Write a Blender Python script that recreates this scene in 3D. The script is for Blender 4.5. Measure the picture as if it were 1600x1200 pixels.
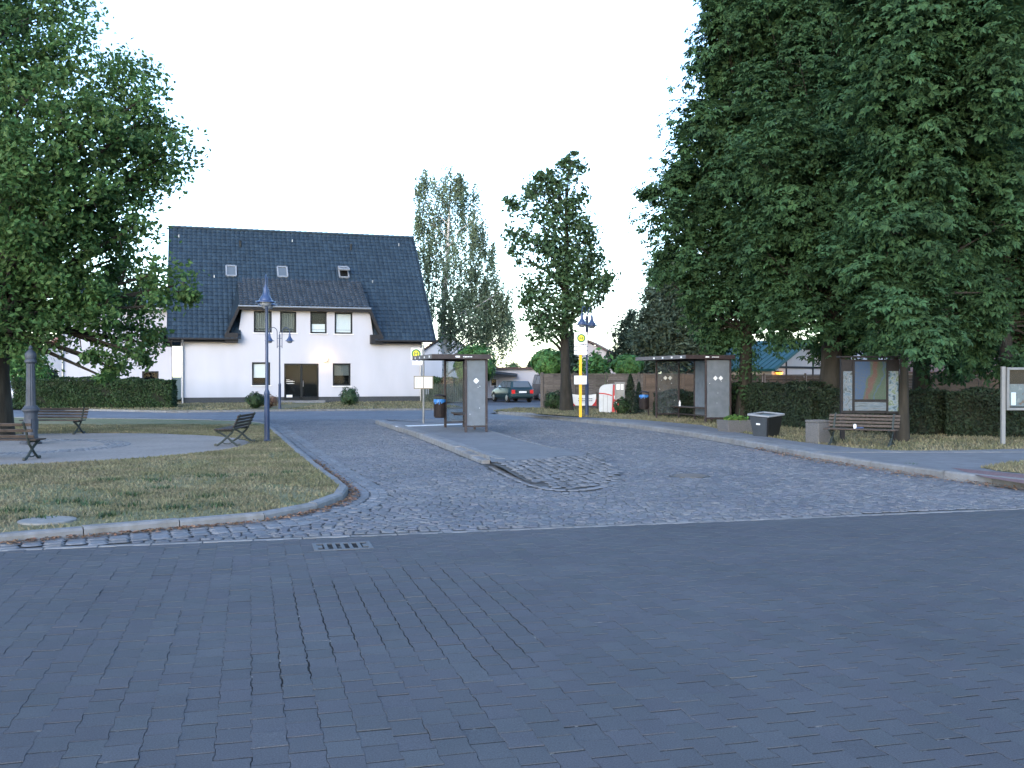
import bpy, bmesh, math, random
import numpy as np
from mathutils import Vector, Matrix

for _o in list(bpy.data.objects):
    bpy.data.objects.remove(_o)
SC = bpy.context.scene
C = SC.collection
R = math.radians
random.seed(7)
RNG = np.random.default_rng(11)

# ------------------------------------------------------------------ camera
EYE = 1.70                       # camera height above the square
FOC, HZ = 1550.0, 588.0          # focal length and horizon row of a 1600 x 1200 frame
cam_data = bpy.data.cameras.new('camera')
cam_data.sensor_width = 36.0
cam_data.lens = FOC / 1600 * 36.0
cam_data.clip_start = 0.05
cam_data.clip_end = 3000
cam = bpy.data.objects.new('camera', cam_data)
C.objects.link(cam)
cam.location = (0, 0, EYE)
cam.rotation_euler = (R(90) - math.atan((600 - HZ) / FOC), 0, 0)
SC.camera = cam

# ------------------------------------------------------------------ sky, sun, exposure
SUN_EL, SUN_AZ = R(19), R(180 + 20)      # low, behind the camera and a little to its left
world = bpy.data.worlds.new('World')
SC.world = world
world.use_nodes = True
wt = world.node_tree
wt.nodes.clear()
w_out = wt.nodes.new('ShaderNodeOutputWorld')
w_bg = wt.nodes.new('ShaderNodeBackground')
w_sky = wt.nodes.new('ShaderNodeTexSky')
w_sky.sky_type = 'NISHITA'
w_sky.sun_disc = False
w_sky.sun_elevation = SUN_EL
w_sky.sun_rotation = SUN_AZ
w_sky.air_density = 1.0
w_sky.dust_density = 0.8
w_sky.ozone_density = 2.4
w_bg.inputs['Strength'].default_value = 0.10
wt.links.new(w_sky.outputs['Color'], w_bg.inputs['Color'])
wt.links.new(w_bg.outputs['Background'], w_out.inputs['Surface'])

sun_data = bpy.data.lights.new('sun', 'SUN')
sun_data.energy = 0.2
sun_data.angle = R(40)
sun_data.color = (0.90, 0.92, 1.0)
sun = bpy.data.objects.new('sun', sun_data)
C.objects.link(sun)
sun.location = (-20, -40, 30)
_sd = Vector((math.sin(SUN_AZ) * math.cos(SUN_EL), math.cos(SUN_AZ) * math.cos(SUN_EL), math.sin(SUN_EL)))
sun.rotation_euler = _sd.to_track_quat('Z', 'Y').to_euler()

SC.view_settings.view_transform = 'Standard'
SC.view_settings.look = 'None'
SC.view_settings.gamma = 1.0
SC.view_settings.use_curve_mapping = False
SC.view_settings.exposure = 2.82
SC.cycles.max_bounces = 6
SC.cycles.transparent_max_bounces = 16

# ------------------------------------------------------------------ helpers
def G(u, v, z=0.0):
    """ground point (at height z) seen at photo pixel u, v"""
    d = (EYE - z) * FOC / (v - HZ)
    return ((u - 800) / FOC * d, d)

def AT(u, v, d):
    """point at distance d seen at photo pixel u, v"""
    return ((u - 800) / FOC * d, d, EYE - (v - HZ) / FOC * d)

def tag(o, label=None, cat=None, group=None, kind=None):
    if label: o['label'] = label
    if cat: o['category'] = cat
    if group: o['group'] = group
    if kind: o['kind'] = kind
    return o

def empty(name, loc, rz=0.0, label=None, cat=None, group=None):
    o = bpy.data.objects.new(name, None)
    o.empty_display_size = 0.3
    C.objects.link(o)
    o.location = loc
    o.rotation_euler = (0, 0, rz)
    return tag(o, label, cat, group)

KIDS = {}
def link(o, parent=None):
    C.objects.link(o)
    if parent is not None:
        o.parent = parent
        KIDS.setdefault(parent.name, []).append(o)
    return o

def copy_tree(o, parent=None):
    c = o.copy()
    link(c, parent)
    for k in KIDS.get(o.name, []):
        copy_tree(k, c)
    return c

class MB:
    def __init__(s):
        s.v = []; s.f = []
    def add(s, vs, fs):
        b = len(s.v)
        s.v += [tuple(p) for p in vs]
        s.f += [tuple(i + b for i in f) for f in fs]
        return s
    def box(s, x0, x1, y0, y1, z0, z1):
        return s.add([(x0,y0,z0),(x1,y0,z0),(x1,y1,z0),(x0,y1,z0),(x0,y0,z1),(x1,y0,z1),(x1,y1,z1),(x0,y1,z1)],
                     [(0,3,2,1),(4,5,6,7),(0,1,5,4),(1,2,6,5),(2,3,7,6),(3,0,4,7)])
    def bar(s, a, b, w, h, up=(0,0,1)):
        """a box beam from a to b, w across, h along up"""
        a = Vector(a); b = Vector(b); d = (b - a).normalized(); up = Vector(up)
        x = d.cross(up)
        if x.length < 1e-5: x = d.cross(Vector((1,0,0)))
        x.normalize(); y = x.cross(d)
        vs = []
        for p in (a, b):
            for sx, sy in ((-1,-1),(1,-1),(1,1),(-1,1)):
                vs.append(p + x * (sx*w/2) + y * (sy*h/2))
        return s.add(vs, [(0,1,2,3),(7,6,5,4),(0,4,5,1),(1,5,6,2),(2,6,7,3),(3,7,4,0)])
    def prism(s, pts, z0, z1):
        n = len(pts)
        vs = [(p[0],p[1],z0) for p in pts] + [(p[0],p[1],z1) for p in pts]
        fs = [tuple(range(n))[::-1], tuple(range(n, 2*n))] + [(i,(i+1)%n,n+(i+1)%n,n+i) for i in range(n)]
        return s.add(vs, fs)
    def prism_x(s, pts, x0, x1):
        """polygon in (y, z) drawn along x"""
        n = len(pts)
        vs = [(x0,p[0],p[1]) for p in pts] + [(x1,p[0],p[1]) for p in pts]
        fs = [tuple(range(n))[::-1], tuple(range(n, 2*n))] + [(i,(i+1)%n,n+(i+1)%n,n+i) for i in range(n)]
        return s.add(vs, fs)
    def prism_y(s, pts, y0, y1):
        """polygon in (x, z) drawn along y"""
        n = len(pts)
        vs = [(p[0],y0,p[1]) for p in pts] + [(p[0],y1,p[1]) for p in pts]
        fs = [tuple(range(n))[::-1], tuple(range(n, 2*n))] + [(i,(i+1)%n,n+(i+1)%n,n+i) for i in range(n)]
        return s.add(vs, fs)
    def slab(s, pts, t):
        """3D polygon thickened by t along its normal"""
        P = [Vector(p) for p in pts]
        nrm = Vector((0,0,0))
        for i in range(1, len(P)-1):
            nrm += (P[i]-P[0]).cross(P[i+1]-P[0])
        nrm.normalize()
        n = len(P)
        return s.add(P + [p + nrm*t for p in P],
                     [tuple(range(n))[::-1], tuple(range(n, 2*n))] + [(i,(i+1)%n,n+(i+1)%n,n+i) for i in range(n)])
    def face(s, pts):
        return s.add(pts, [tuple(range(len(pts)))])
    def tube(s, path, r, n=8, caps=True):
        P = [Vector(p) for p in path]
        rs = r if isinstance(r, (list, tuple)) else [r]*len(P)
        vs = []; prev = None
        for i, p in enumerate(P):
            d = (P[min(i+1,len(P)-1)] - P[max(i-1,0)]).normalized()
            if prev is None:
                x = d.cross(Vector((0,0,1)))
                if x.length < 1e-3: x = d.cross(Vector((0,1,0)))
            else:
                x = prev - d * prev.dot(d)
            x.normalize(); prev = x; y = d.cross(x)
            for k in range(n):
                a = 2*math.pi*k/n
                vs.append(p + x*(math.cos(a)*rs[i]) + y*(math.sin(a)*rs[i]))
        fs = []
        for i in range(len(P)-1):
            for k in range(n):
                fs.append((i*n+k, i*n+(k+1)%n, (i+1)*n+(k+1)%n, (i+1)*n+k))
        if caps:
            fs.append(tuple(range(n))[::-1]); fs.append(tuple(range((len(P)-1)*n, len(P)*n)))
        return s.add(vs, fs)
    def lathe(s, prof, c=(0,0,0), n=16, axis='z'):
        vs = []
        for r, z in prof:
            for k in range(n):
                a = 2*math.pi*k/n
                if axis == 'z': vs.append((c[0]+r*math.cos(a), c[1]+r*math.sin(a), c[2]+z))
                elif axis == 'x': vs.append((c[0]+z, c[1]+r*math.cos(a), c[2]+r*math.sin(a)))
                else: vs.append((c[0]+r*math.cos(a), c[1]+z, c[2]+r*math.sin(a)))
        fs = []
        m = len(prof)
        for i in range(m-1):
            for k in range(n):
                fs.append((i*n+k, i*n+(k+1)%n, (i+1)*n+(k+1)%n, (i+1)*n+k))
        fs.append(tuple(range(n))[::-1]); fs.append(tuple(range((m-1)*n, m*n)))
        return s.add(vs, fs)
    def build(s, name, mat, parent=None, smooth=False, bevel=0.0, fix=True):
        me = bpy.data.meshes.new(name)
        me.from_pydata([tuple(p) for p in s.v], [], s.f)
        if fix or bevel:
            bm = bmesh.new(); bm.from_mesh(me)
            if fix: bmesh.ops.recalc_face_normals(bm, faces=bm.faces)
            if bevel:
                bmesh.ops.bevel(bm, geom=list(bm.edges), offset=bevel, segments=1, affect='EDGES', clamp_overlap=True)
            bm.to_mesh(me); bm.free()
        if smooth:
            me.shade_smooth()
            if smooth != 'full':
                try: me.set_sharp_from_angle(angle=R(40))
                except Exception: pass
        me.materials.append(M[mat] if isinstance(mat, str) else mat)
        o = bpy.data.objects.new(name, me)
        if name in ('lettering','print','branches','hanging_twigs','sticker'): o['kind'] = 'stuff'
        return link(o, parent)

def np_mesh(name, V, F, mat, parent=None, smooth=False):
    """V (n,3) float, F (m,k) int with a constant k"""
    me = bpy.data.meshes.new(name)
    V = np.asarray(V, dtype=np.float32); F = np.asarray(F, dtype=np.int32)
    m, k = F.shape
    me.vertices.add(len(V)); me.vertices.foreach_set('co', V.ravel())
    me.loops.add(m*k); me.loops.foreach_set('vertex_index', F.ravel())
    me.polygons.add(m); me.polygons.foreach_set('loop_start', np.arange(0, m*k, k, dtype=np.int32))
    me.update(calc_edges=True)
    me.shade_smooth() if smooth else me.shade_flat()
    me.materials.append(M[mat] if isinstance(mat, str) else mat)
    o = bpy.data.objects.new(name, me)
    return link(o, parent)

def in_poly(P, poly):
    x, y = P[:,0], P[:,1]
    ins = np.zeros(len(P), bool)
    n = len(poly)
    for i in range(n):
        x1, y1 = poly[i]; x2, y2 = poly[(i+1) % n]
        c = ((y1 > y) != (y2 > y))
        xi = (x2-x1)*(y-y1)/((y2-y1) if y2 != y1 else 1e-9) + x1
        ins ^= c & (x < xi)
    return ins

def dist_line(P, line):
    best = np.full(len(P), 1e9)
    for (x1,y1),(x2,y2) in zip(line[:-1], line[1:]):
        d = np.array([x2-x1, y2-y1]); L2 = (d**2).sum() + 1e-12
        t = np.clip(((P - np.array([x1,y1])) @ d) / L2, 0, 1)
        q = np.array([x1,y1]) + t[:,None]*d
        best = np.minimum(best, np.hypot(*(P-q).T))
    return best

# ------------------------------------------------------------------ materials
M = {}
def pm(name, col, rough=0.85, var=0.15, vs=6.0, col2=None, mixs=1.5, mixlo=0.4, mixhi=0.62, bump=0.0, bs=60.0, isl=0.0,
       metal=0.0, spec=0.3, hue=0.0, rep=False, emit=None, estr=0.0, voro=0.0, vosc=7.0, transl=0.0, stretch=None):
    m = bpy.data.materials.new(name); m.use_nodes = True
    nt = m.node_tree; nd = nt.nodes; lk = nt.links
    b = nd['Principled BSDF']
    b.inputs['Roughness'].default_value = rough
    b.inputs['Metallic'].default_value = metal
    b.inputs['Specular IOR Level'].default_value = spec
    geo = nd.new('ShaderNodeNewGeometry')
    pos = geo.outputs['Position']
    if stretch:
        mp = nd.new('ShaderNodeMapping'); mp.inputs['Scale'].default_value = stretch
        lk.new(pos, mp.inputs['Vector']); pos = mp.outputs['Vector']
    rgb = nd.new('ShaderNodeRGB'); rgb.outputs[0].default_value = (*col, 1)
    out = rgb.outputs[0]
    if col2 is not None:
        n2 = nd.new('ShaderNodeTexNoise'); n2.inputs['Scale'].default_value = mixs; n2.inputs['Detail'].default_value = 5
        n2.inputs['Roughness'].default_value = 0.65
        lk.new(pos, n2.inputs['Vector'])
        mr = nd.new('ShaderNodeMapRange'); mr.inputs[1].default_value = mixlo; mr.inputs[2].default_value = mixhi
        lk.new(n2.outputs['Fac'], mr.inputs[0])
        mx = nd.new('ShaderNodeMixRGB'); mx.inputs['Color2'].default_value = (*col2, 1)
        lk.new(mr.outputs[0], mx.inputs['Fac']); lk.new(out, mx.inputs['Color1'])
        out = mx.outputs[0]
    val = None
    if var:
        n1 = nd.new('ShaderNodeTexNoise'); n1.inputs['Scale'].default_value = vs; n1.inputs['Detail'].default_value = 6
        lk.new(pos, n1.inputs['Vector'])
        mr = nd.new('ShaderNodeMapRange'); mr.inputs[1].default_value = 0.3; mr.inputs[2].default_value = 0.7
        mr.inputs[3].default_value = 1 - var; mr.inputs[4].default_value = 1 + var
        lk.new(n1.outputs['Fac'], mr.inputs[0]); val = mr.outputs[0]
    if isl or hue:
        oi = nd.new('ShaderNodeObjectInfo')
        ad = nd.new('ShaderNodeMath'); ad.operation = 'ADD'
        lk.new(geo.outputs['Random Per Island'], ad.inputs[0]); lk.new(oi.outputs['Random'], ad.inputs[1])
        fr = nd.new('ShaderNodeMath'); fr.operation = 'FRACT'; lk.new(ad.outputs[0], fr.inputs[0])
    if isl:
        mr = nd.new('ShaderNodeMapRange'); mr.inputs[3].default_value = 1 - isl; mr.inputs[4].default_value = 1 + isl
        lk.new(fr.outputs[0], mr.inputs[0])
        if val is None: val = mr.outputs[0]
        else:
            mu = nd.new('ShaderNodeMath'); mu.operation = 'MULTIPLY'
            lk.new(val, mu.inputs[0]); lk.new(mr.outputs[0], mu.inputs[1]); val = mu.outputs[0]
    if voro:
        vo = nd.new('ShaderNodeTexVoronoi'); vo.feature = 'DISTANCE_TO_EDGE'; vo.inputs['Scale'].default_value = vosc
        lk.new(pos, vo.inputs['Vector'])
        vr = nd.new('ShaderNodeMapRange'); vr.inputs[1].default_value = 0.0; vr.inputs[2].default_value = 0.09
        vr.inputs[3].default_value = 1 - voro; vr.inputs[4].default_value = 1.0
        lk.new(vo.outputs['Distance'], vr.inputs[0])
        if val is None: val = vr.outputs[0]
        else:
            mu = nd.new('ShaderNodeMath'); mu.operation = 'MULTIPLY'
            lk.new(val, mu.inputs[0]); lk.new(vr.outputs[0], mu.inputs[1]); val = mu.outputs[0]
    if val is not None or hue:
        hs = nd.new('ShaderNodeHueSaturation')
        if val is not None: lk.new(val, hs.inputs['Value'])
        if hue:
            mr = nd.new('ShaderNodeMapRange'); mr.inputs[3].default_value = 0.5 - hue; mr.inputs[4].default_value = 0.5 + hue
            m3 = nd.new('ShaderNodeMath'); m3.operation = 'MULTIPLY'; m3.inputs[1].default_value = 7.31
            f3 = nd.new('ShaderNodeMath'); f3.operation = 'FRACT'
            lk.new(fr.outputs[0], m3.inputs[0]); lk.new(m3.outputs[0], f3.inputs[0])
            lk.new(f3.outputs[0], mr.inputs[0]); lk.new(mr.outputs[0], hs.inputs['Hue'])
        lk.new(out, hs.inputs['Color']); out = hs.outputs[0]
    lk.new(out, b.inputs['Base Color'])
    if bump:
        n3 = nd.new('ShaderNodeTexNoise'); n3.inputs['Scale'].default_value = bs; n3.inputs['Detail'].default_value = 4
        lk.new(pos, n3.inputs['Vector'])
        bp = nd.new('ShaderNodeBump'); bp.inputs['Strength'].default_value = bump; bp.inputs['Distance'].default_value = 0.02
        lk.new(n3.outputs['Fac'], bp.inputs['Height']); lk.new(bp.outputs[0], b.inputs['Normal'])
    if emit:
        b.inputs['Emission Color'].default_value = (*emit, 1); b.inputs['Emission Strength'].default_value = estr
    if transl:
        tr = nd.new('ShaderNodeBsdfTranslucent'); lk.new(out, tr.inputs['Color'])
        ms = nd.new('ShaderNodeMixShader'); ms.inputs[0].default_value = transl
        o = nd['Material Output']
        lk.new(b.outputs[0], ms.inputs[1]); lk.new(tr.outputs[0], ms.inputs[2]); lk.new(ms.outputs[0], o.inputs['Surface'])
    M[name] = m
    return m

def glass(name, tint, refl=0.12, dirt=0.0, dirtcol=(.3,.32,.35), rough=0.03):
    m = bpy.data.materials.new(name); m.use_nodes = True
    nt = m.node_tree; nd = nt.nodes; lk = nt.links
    nd.remove(nd['Principled BSDF']); o = nd['Material Output']
    t = nd.new('ShaderNodeBsdfTransparent'); t.inputs['Color'].default_value = (*tint, 1)
    g = nd.new('ShaderNodeBsdfGlossy'); g.inputs['Roughness'].default_value = rough
    a = nd.new('ShaderNodeMixShader'); a.inputs[0].default_value = refl
    lk.new(t.outputs[0], a.inputs[1]); lk.new(g.outputs[0], a.inputs[2])
    last = a
    if dirt:
        d = nd.new('ShaderNodeBsdfDiffuse'); d.inputs['Color'].default_value = (*dirtcol, 1)
        tl = nd.new('ShaderNodeBsdfTranslucent'); tl.inputs['Color'].default_value = (*dirtcol, 1)
        dd = nd.new('ShaderNodeMixShader'); dd.inputs[0].default_value = .4
        lk.new(d.outputs[0], dd.inputs[1]); lk.new(tl.outputs[0], dd.inputs[2])
        geo = nd.new('ShaderNodeNewGeometry')
        n = nd.new('ShaderNodeTexNoise'); n.inputs['Scale'].default_value = 5; n.inputs['Detail'].default_value = 6
        lk.new(geo.outputs['Position'], n.inputs['Vector'])
        mr = nd.new('ShaderNodeMapRange'); mr.inputs[1].default_value = .3; mr.inputs[2].default_value = .7
        mr.inputs[3].default_value = max(0, dirt - .08); mr.inputs[4].default_value = min(1, dirt + .08)
        lk.new(n.outputs['Fac'], mr.inputs[0])
        c = nd.new('ShaderNodeMixShader')
        lk.new(mr.outputs[0], c.inputs[0]); lk.new(a.outputs[0], c.inputs[1]); lk.new(dd.outputs[0], c.inputs[2])
        last = c
    lk.new(last.outputs[0], o.inputs['Surface'])
    M[name] = m
    return m

# ground
pm('earth', (0.055,0.055,0.044), 1, .25, 2, col2=(0.055,0.070,0.038), mixs=.6, bump=.4, bs=30)
pm('paver', (.078,.083,.095), .85, .28, 130, isl=.055, hue=.02, bump=.4, bs=200, spec=.2, col2=(.063,.068,.079), mixs=.5, mixlo=.40, mixhi=.68)
pm('paver_bed', (.011,.012,.013), 1, .5, 9, col2=(.17,.165,.15), mixs=9, mixlo=.60, mixhi=.65, bump=.5, bs=150)
pm('road_far', (0.071,0.079,0.097), .85, .15, 3, bump=.3, bs=90)
pm('cobble', (.098,.107,.126), .8, .14, 25, isl=.17, hue=.02, bump=.35, bs=70, col2=(.125,.132,.148), mixs=.45, spec=.2)
pm('cobble_bed', (.058,.061,.066), 1, .4, 8, col2=(.075,.075,.07), mixs=2, bump=.5, bs=120)
pm('cobble_far', (.105,.116,.138), .75, .15, 3, bump=.3, bs=20, voro=.35, vosc=6.5, col2=(.13,.14,.16), mixs=.4)
pm('sett', (.125,.132,.147), .75, .15, 20, isl=.2, bump=.3, bs=80)
pm('fieldstone', (.118,.125,.140), .8, .15, 16, isl=.22, bump=.4, bs=60)
pm('moss_bed', (.075,.078,.08), 1, .4, 9, bump=.5, bs=80)
pm('kerb', (.165,.17,.18), .85, .16, 7, isl=.10, bump=.35, bs=120, col2=(.12,.118,.112), mixs=4, mixlo=.5, mixhi=.75)
pm('asphalt', (.128,.135,.148), .9, .12, 5, bump=.35, bs=160, col2=(.15,.155,.168), mixs=.9)
pm('white_line', (.62,.63,.64), .7, .12, 20, col2=(.3,.3,.3), mixs=9, mixlo=.55, mixhi=.7)
pm('lawn', (.15,.142,.078), 1, .22, 7, col2=(.095,.115,.05), mixs=.9, mixlo=.42, mixhi=.66, bump=.6, bs=60)
pm('grass', (.15,.15,.085), 1, .2, 1.2, col2=(.205,.185,.12), mixs=.8, mixlo=.40, mixhi=.58, isl=.35, hue=.02, transl=.3)
pm('verge', (.135,.115,.07), 1, .25, 4, col2=(.075,.095,.042), mixs=.7, mixlo=.42, mixhi=.62, bump=.6, bs=40)
pm('gravel', (.225,.21,.205), 1, .14, 12, bump=.5, bs=140, col2=(.19,.18,.175), mixs=.7)
pm('red_brick_path', (.16,.098,.10), .9, .2, 14, voro=.25, vosc=9, bump=.3, bs=80)
pm('dead_leaf', (.20,.125,.085), .9, 0, isl=.45, hue=.02, transl=.2)
pm('cast_iron_cover', (.10,.10,.105), .6, .2, 20, metal=.4)
pm('concrete_cover', (.19,.19,.185), .9, .2, 9, bump=.3)
pm('grate_rim', (.085,.09,.10), .6, .2, 30, metal=.2)
pm('pit', (.012,.012,.012), 1, 0)
# building
pm('render_white', (.425,.43,.47), .95, .05, 1.0, bump=.12, bs=220, stretch=(1,1,.35))
pm('render_white_b', (.40,.41,.47), .95, .03, 1.2)
pm('plinth', (.045,.05,.055), .8, .2, 12)
pm('tile_dark', (.017,.030,.043), .45, .18, 2.5, isl=.22, spec=.5, bump=.15, bs=40)
pm('fascia_brown', (.017,.017,.019), .7, .15, 8)
pm('frame_dark', (.008,.010,.011), .5, .1, 10)
pm('room_dark', (.004,.005,.006), .9, .2, 3)  # near black panel, the dimness of the rooms put into its colour
pm('curtain', (.10,.11,.11), .95, .3, 5, stretch=(9,9,.15))
pm('blind_white', (.66,.67,.70), .9, .03, 3)
pm('sill_white', (.72,.72,.72), .8, .05, 6)
pm('zinc', (.30,.31,.32), .45, .12, 12, metal=.7)
pm('pvc_white', (.70,.70,.71), .5, .05, 6)
pm('lamp_glow', (.9,.8,.6), .5, 0, emit=(1,.66,.24), estr=.42)
pm('lamp_orange', (.9,.5,.1), .5, 0, emit=(1,.40,.05), estr=.35)
pm('tile_dormer', (.034,.042,.052), .6, .25, 2.5, isl=.3, spec=.4)
pm('case_frame', (.20,.18,.11), .6, .1, 8)
pm('tile_teal', (.010,.056,.062), .5, .12, 2, isl=.08)
pm('tile_red', (.22,.075,.045), .8, .2, 3)
pm('tile_brown', (.11,.07,.06), .8, .2, 3)
pm('wall_pink', (.42,.37,.36), .95, .06, 2)
glass('pane', (.90,.93,.93), .010)
glass('glass_clear', (.84,.88,.87), .03, .10, (.28,.30,.32))
glass('glass_frosted', (.75,.8,.82), .03, .66, (.25,.285,.33), .2)
# furniture
pm('lamp_blue', (.016,.034,.085), .45, .12, 8, spec=.5)
pm('lamp_shade', (.030,.055,.13), .35, .1, 8, spec=.5)
pm('lamp_lens', (.22,.25,.30), .3, .05, 8)
pm('shelter_brown', (.030,.022,.024), .5, .25, 9, col2=(.10,.09,.09), mixs=7, mixlo=.6, mixhi=.7, spec=.4)
pm('shelter_grey', (.10,.10,.105), .7, .2, 9)
pm('sticker', (.62,.65,.68), .7, .05, 9)
pm('wood_old', (.058,.047,.041), .85, .3, 6, bump=.3, bs=60, stretch=(1,6,6), isl=.15)
pm('wood_dark', (.045,.035,.03), .8, .3, 6, bump=.3, bs=60, isl=.15)
pm('cast_iron', (.022,.03,.028), .55, .15, 12, spec=.4)
pm('column_grey', (.036,.045,.063), .6, .2, 7, spec=.4, bump=.2, bs=30)
pm('sign_yellow', (.80,.60,.03), .5, .05, 8)
pm('sign_green', (.02,.16,.06), .5, .05, 8)
pm('sign_white', (.74,.75,.76), .5, .05, 8)
pm('sign_ink', (.06,.07,.10), .6, 0)
pm('pole_yellow', (.70,.42,.02), .5, .12, 8)
pm('pole_grey', (.20,.21,.22), .5, .12, 8, metal=.5)
pm('paper', (.60,.64,.74), .8, .04, 6)
pm('paper_ink', (.26,.30,.44), .8, .2, 40)
pm('bin_brown', (.016,.012,.013), .7, .3, 10, bump=.3)
pm('bag_blue', (.03,.16,.45), .4, .1, 8)
pm('concrete_rough', (.105,.106,.11), .95, .25, 45, bump=.8, bs=90)
pm('tub_dark', (.010,.011,.013), .35, .2, 4, spec=.5)
pm('tub_grey', (.035,.043,.053), .45, .2, 4, spec=.5)
pm('tub_rim', (.20,.22,.25), .5, .1, 6)
pm('board_wood', (.013,.012,.013), .7, .2, 9)
pm('case_grey', (.16,.17,.18), .5, .1, 9, metal=.3)
pm('case_white', (.17,.18,.19), .5, .05, 9)
pm('steel_white', (.62,.64,.66), .5, .08, 9)
pm('cabinet_grey', (.46,.48,.50), .6, .06, 6)
pm('panel_red', (.42,.03,.035), .5, .15, 5)
pm('plastic_white', (.75,.78,.82), .4, .03, 5)
pm('fence_panel', (.10,.09,.085), .9, .25, 6, bump=.3, isl=.2, stretch=(1,6,9))
pm('fence_brown', (.090,.068,.054), .9, .25, 6, bump=.3, isl=.2, stretch=(1,6,9))
pm('fence_green', (.055,.065,.05), .9, .25, 8, isl=.2)
pm('car_green', (.012,.032,.040), .25, .03, 4, spec=.6)
pm('car_black', (.012,.013,.016), .25, .03, 4, spec=.6)
pm('car_silver', (.50,.51,.53), .3, .03, 4, spec=.6, metal=.3)
pm('car_glass', (.09,.11,.13), .06, .03, 4, spec=.6)
pm('rubber', (.015,.015,.015), .9, .1, 9)
pm('rim', (.35,.36,.37), .4, .1, 9, metal=.7)
pm('light_red', (.55,.02,.02), .3, 0)
pm('light_clear', (.6,.62,.64), .2, 0)
# plants
pm('bark', (.026,.024,.020), 1, .35, 7, bump=.8, bs=25, stretch=(1,1,.25))
pm('bark_birch', (.48,.47,.46), .9, .2, 3, col2=(.05,.045,.04), mixs=5, mixlo=.56, mixhi=.62)
pm('leaf_chestnut', (.034,.080,.034), .75, .42, 1.1, isl=.28, hue=.02, transl=.22, spec=.15)
pm('leaf_oak', (.062,.128,.042), .6, .36, 1.2, isl=.24, hue=.02, transl=.38, spec=.25)
pm('leaf_maple', (.050,.098,.042), .6, .2, .6, isl=.38, hue=.015, transl=.28, spec=.3)
pm('leaf_birch', (.12,.165,.10), .6, .2, .4, isl=.30, hue=.015, transl=.35, spec=.3)
pm('leaf_globe', (.075,.18,.05), .6, .2, .8, isl=.35, hue=.02, transl=.3)
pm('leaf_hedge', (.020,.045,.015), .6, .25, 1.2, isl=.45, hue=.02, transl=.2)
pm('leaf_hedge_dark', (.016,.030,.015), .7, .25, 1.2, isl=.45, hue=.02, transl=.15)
pm('needle_dark', (.026,.046,.030), .7, .2, .6, isl=.35, hue=.02, transl=.15)
pm('needle_grey', (.062,.088,.056), .7, .2, .6, isl=.35, hue=.02, transl=.2)
pm('leaf_shrub', (.035,.07,.03), .6, .25, 3, isl=.4, hue=.02, transl=.2)
pm('leaf_planter', (.10,.20,.05), .6, .2, 3, isl=.4, hue=.03, transl=.3)
pm('leaf_rust', (.20,.12,.08), .8, .2, 3, isl=.4, hue=.02, transl=.2)
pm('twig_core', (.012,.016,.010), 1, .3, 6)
# ================================================================== THE GROUND
def sheet(name, poly, z, mat, parent=None, label=None):
    mb = MB(); mb.face([(p[0], p[1], z) for p in poly])
    o = mb.build(name, mat, parent, fix=False)
    if o.data.polygons[0].normal.z < 0: o.data.flip_normals()
    if parent is None: tag(o, label, kind='structure')
    return o

sheet('ground', [(-900,-120),(900,-120),(900,1800),(-900,1800)], -0.05, 'earth')

RA = R(14.8)                                   # the road runs 14.8 degrees off the picture plane
E1 = np.array([math.cos(RA), math.sin(RA)]); E2 = np.array([-math.sin(RA), math.cos(RA)])
RO = np.array(G(760, 828))                     # a point on the road's far edge
def W(a, b): return tuple(RO + E1*a + E2*b)    # road frame -> world

def smooth_line(pts, it=2):
    P = [np.array(p, float) for p in pts]
    for _ in range(it):
        Q = [P[0]]
        for a, b in zip(P[:-1], P[1:]):
            Q += [a*.75 + b*.25, a*.25 + b*.75]
        P = Q + [P[-1]]
    return [tuple(p) for p in P]

def offset_line(line, w):
    """to the left of the walking direction for w > 0"""
    L = [np.array(p) for p in line]; out = []
    for i in range(len(L)):
        a = L[max(i-1,0)]; b = L[min(i+1,len(L)-1)]
        d = (b-a)/np.linalg.norm(b-a)
        out.append(tuple(L[i] + np.array([-d[1], d[0]])*w))
    return out

def resample(line, step):
    L = [np.array(p) for p in line]; out = [L[0]]; acc = 0.0
    for a, b in zip(L[:-1], L[1:]):
        seg = np.linalg.norm(b-a); t = step - acc
        while t <= seg:
            out.append(a + (b-a)*t/seg); t += step
        acc = seg - (t - step)
    return [tuple(p) for p in out]

def kerb(parent, line, w, h, step, mat='kerb', drop=None):
    pts = resample(line, step); inn = offset_line(pts, w)
    for i in range(len(pts)-1):
        a, b, c, d = (np.array(q) for q in (pts[i], pts[i+1], inn[i+1], inn[i]))
        e = (b-a)/np.linalg.norm(b-a)*.007
        a, d = a+e, d+e; b, c = b-e, c-e
        hh = h if drop is None else h*drop(i/(len(pts)-1))
        j = random.uniform(-.006,.006)
        ch = min(.025, hh*.4)
        def lerp(p, q, t): return p + (q-p)*t
        t = ch / w
        top = hh + j
        vs = [(*a,-.1),(*b,-.1),(*c,-.1),(*d,-.1),
              (*a,top-ch),(*b,top-ch),(*lerp(b,c,t),top),(*lerp(a,d,t),top),(*c,top+.004),(*d,top+.004)]
        MB().add(vs, [(0,1,5,4),(4,5,6,7),(7,6,8,9),(2,3,9,8),(1,2,8,6,5),(3,0,4,7,9),(3,2,1,0)]).build('kerb_stone', mat, parent)
    return inn

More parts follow.
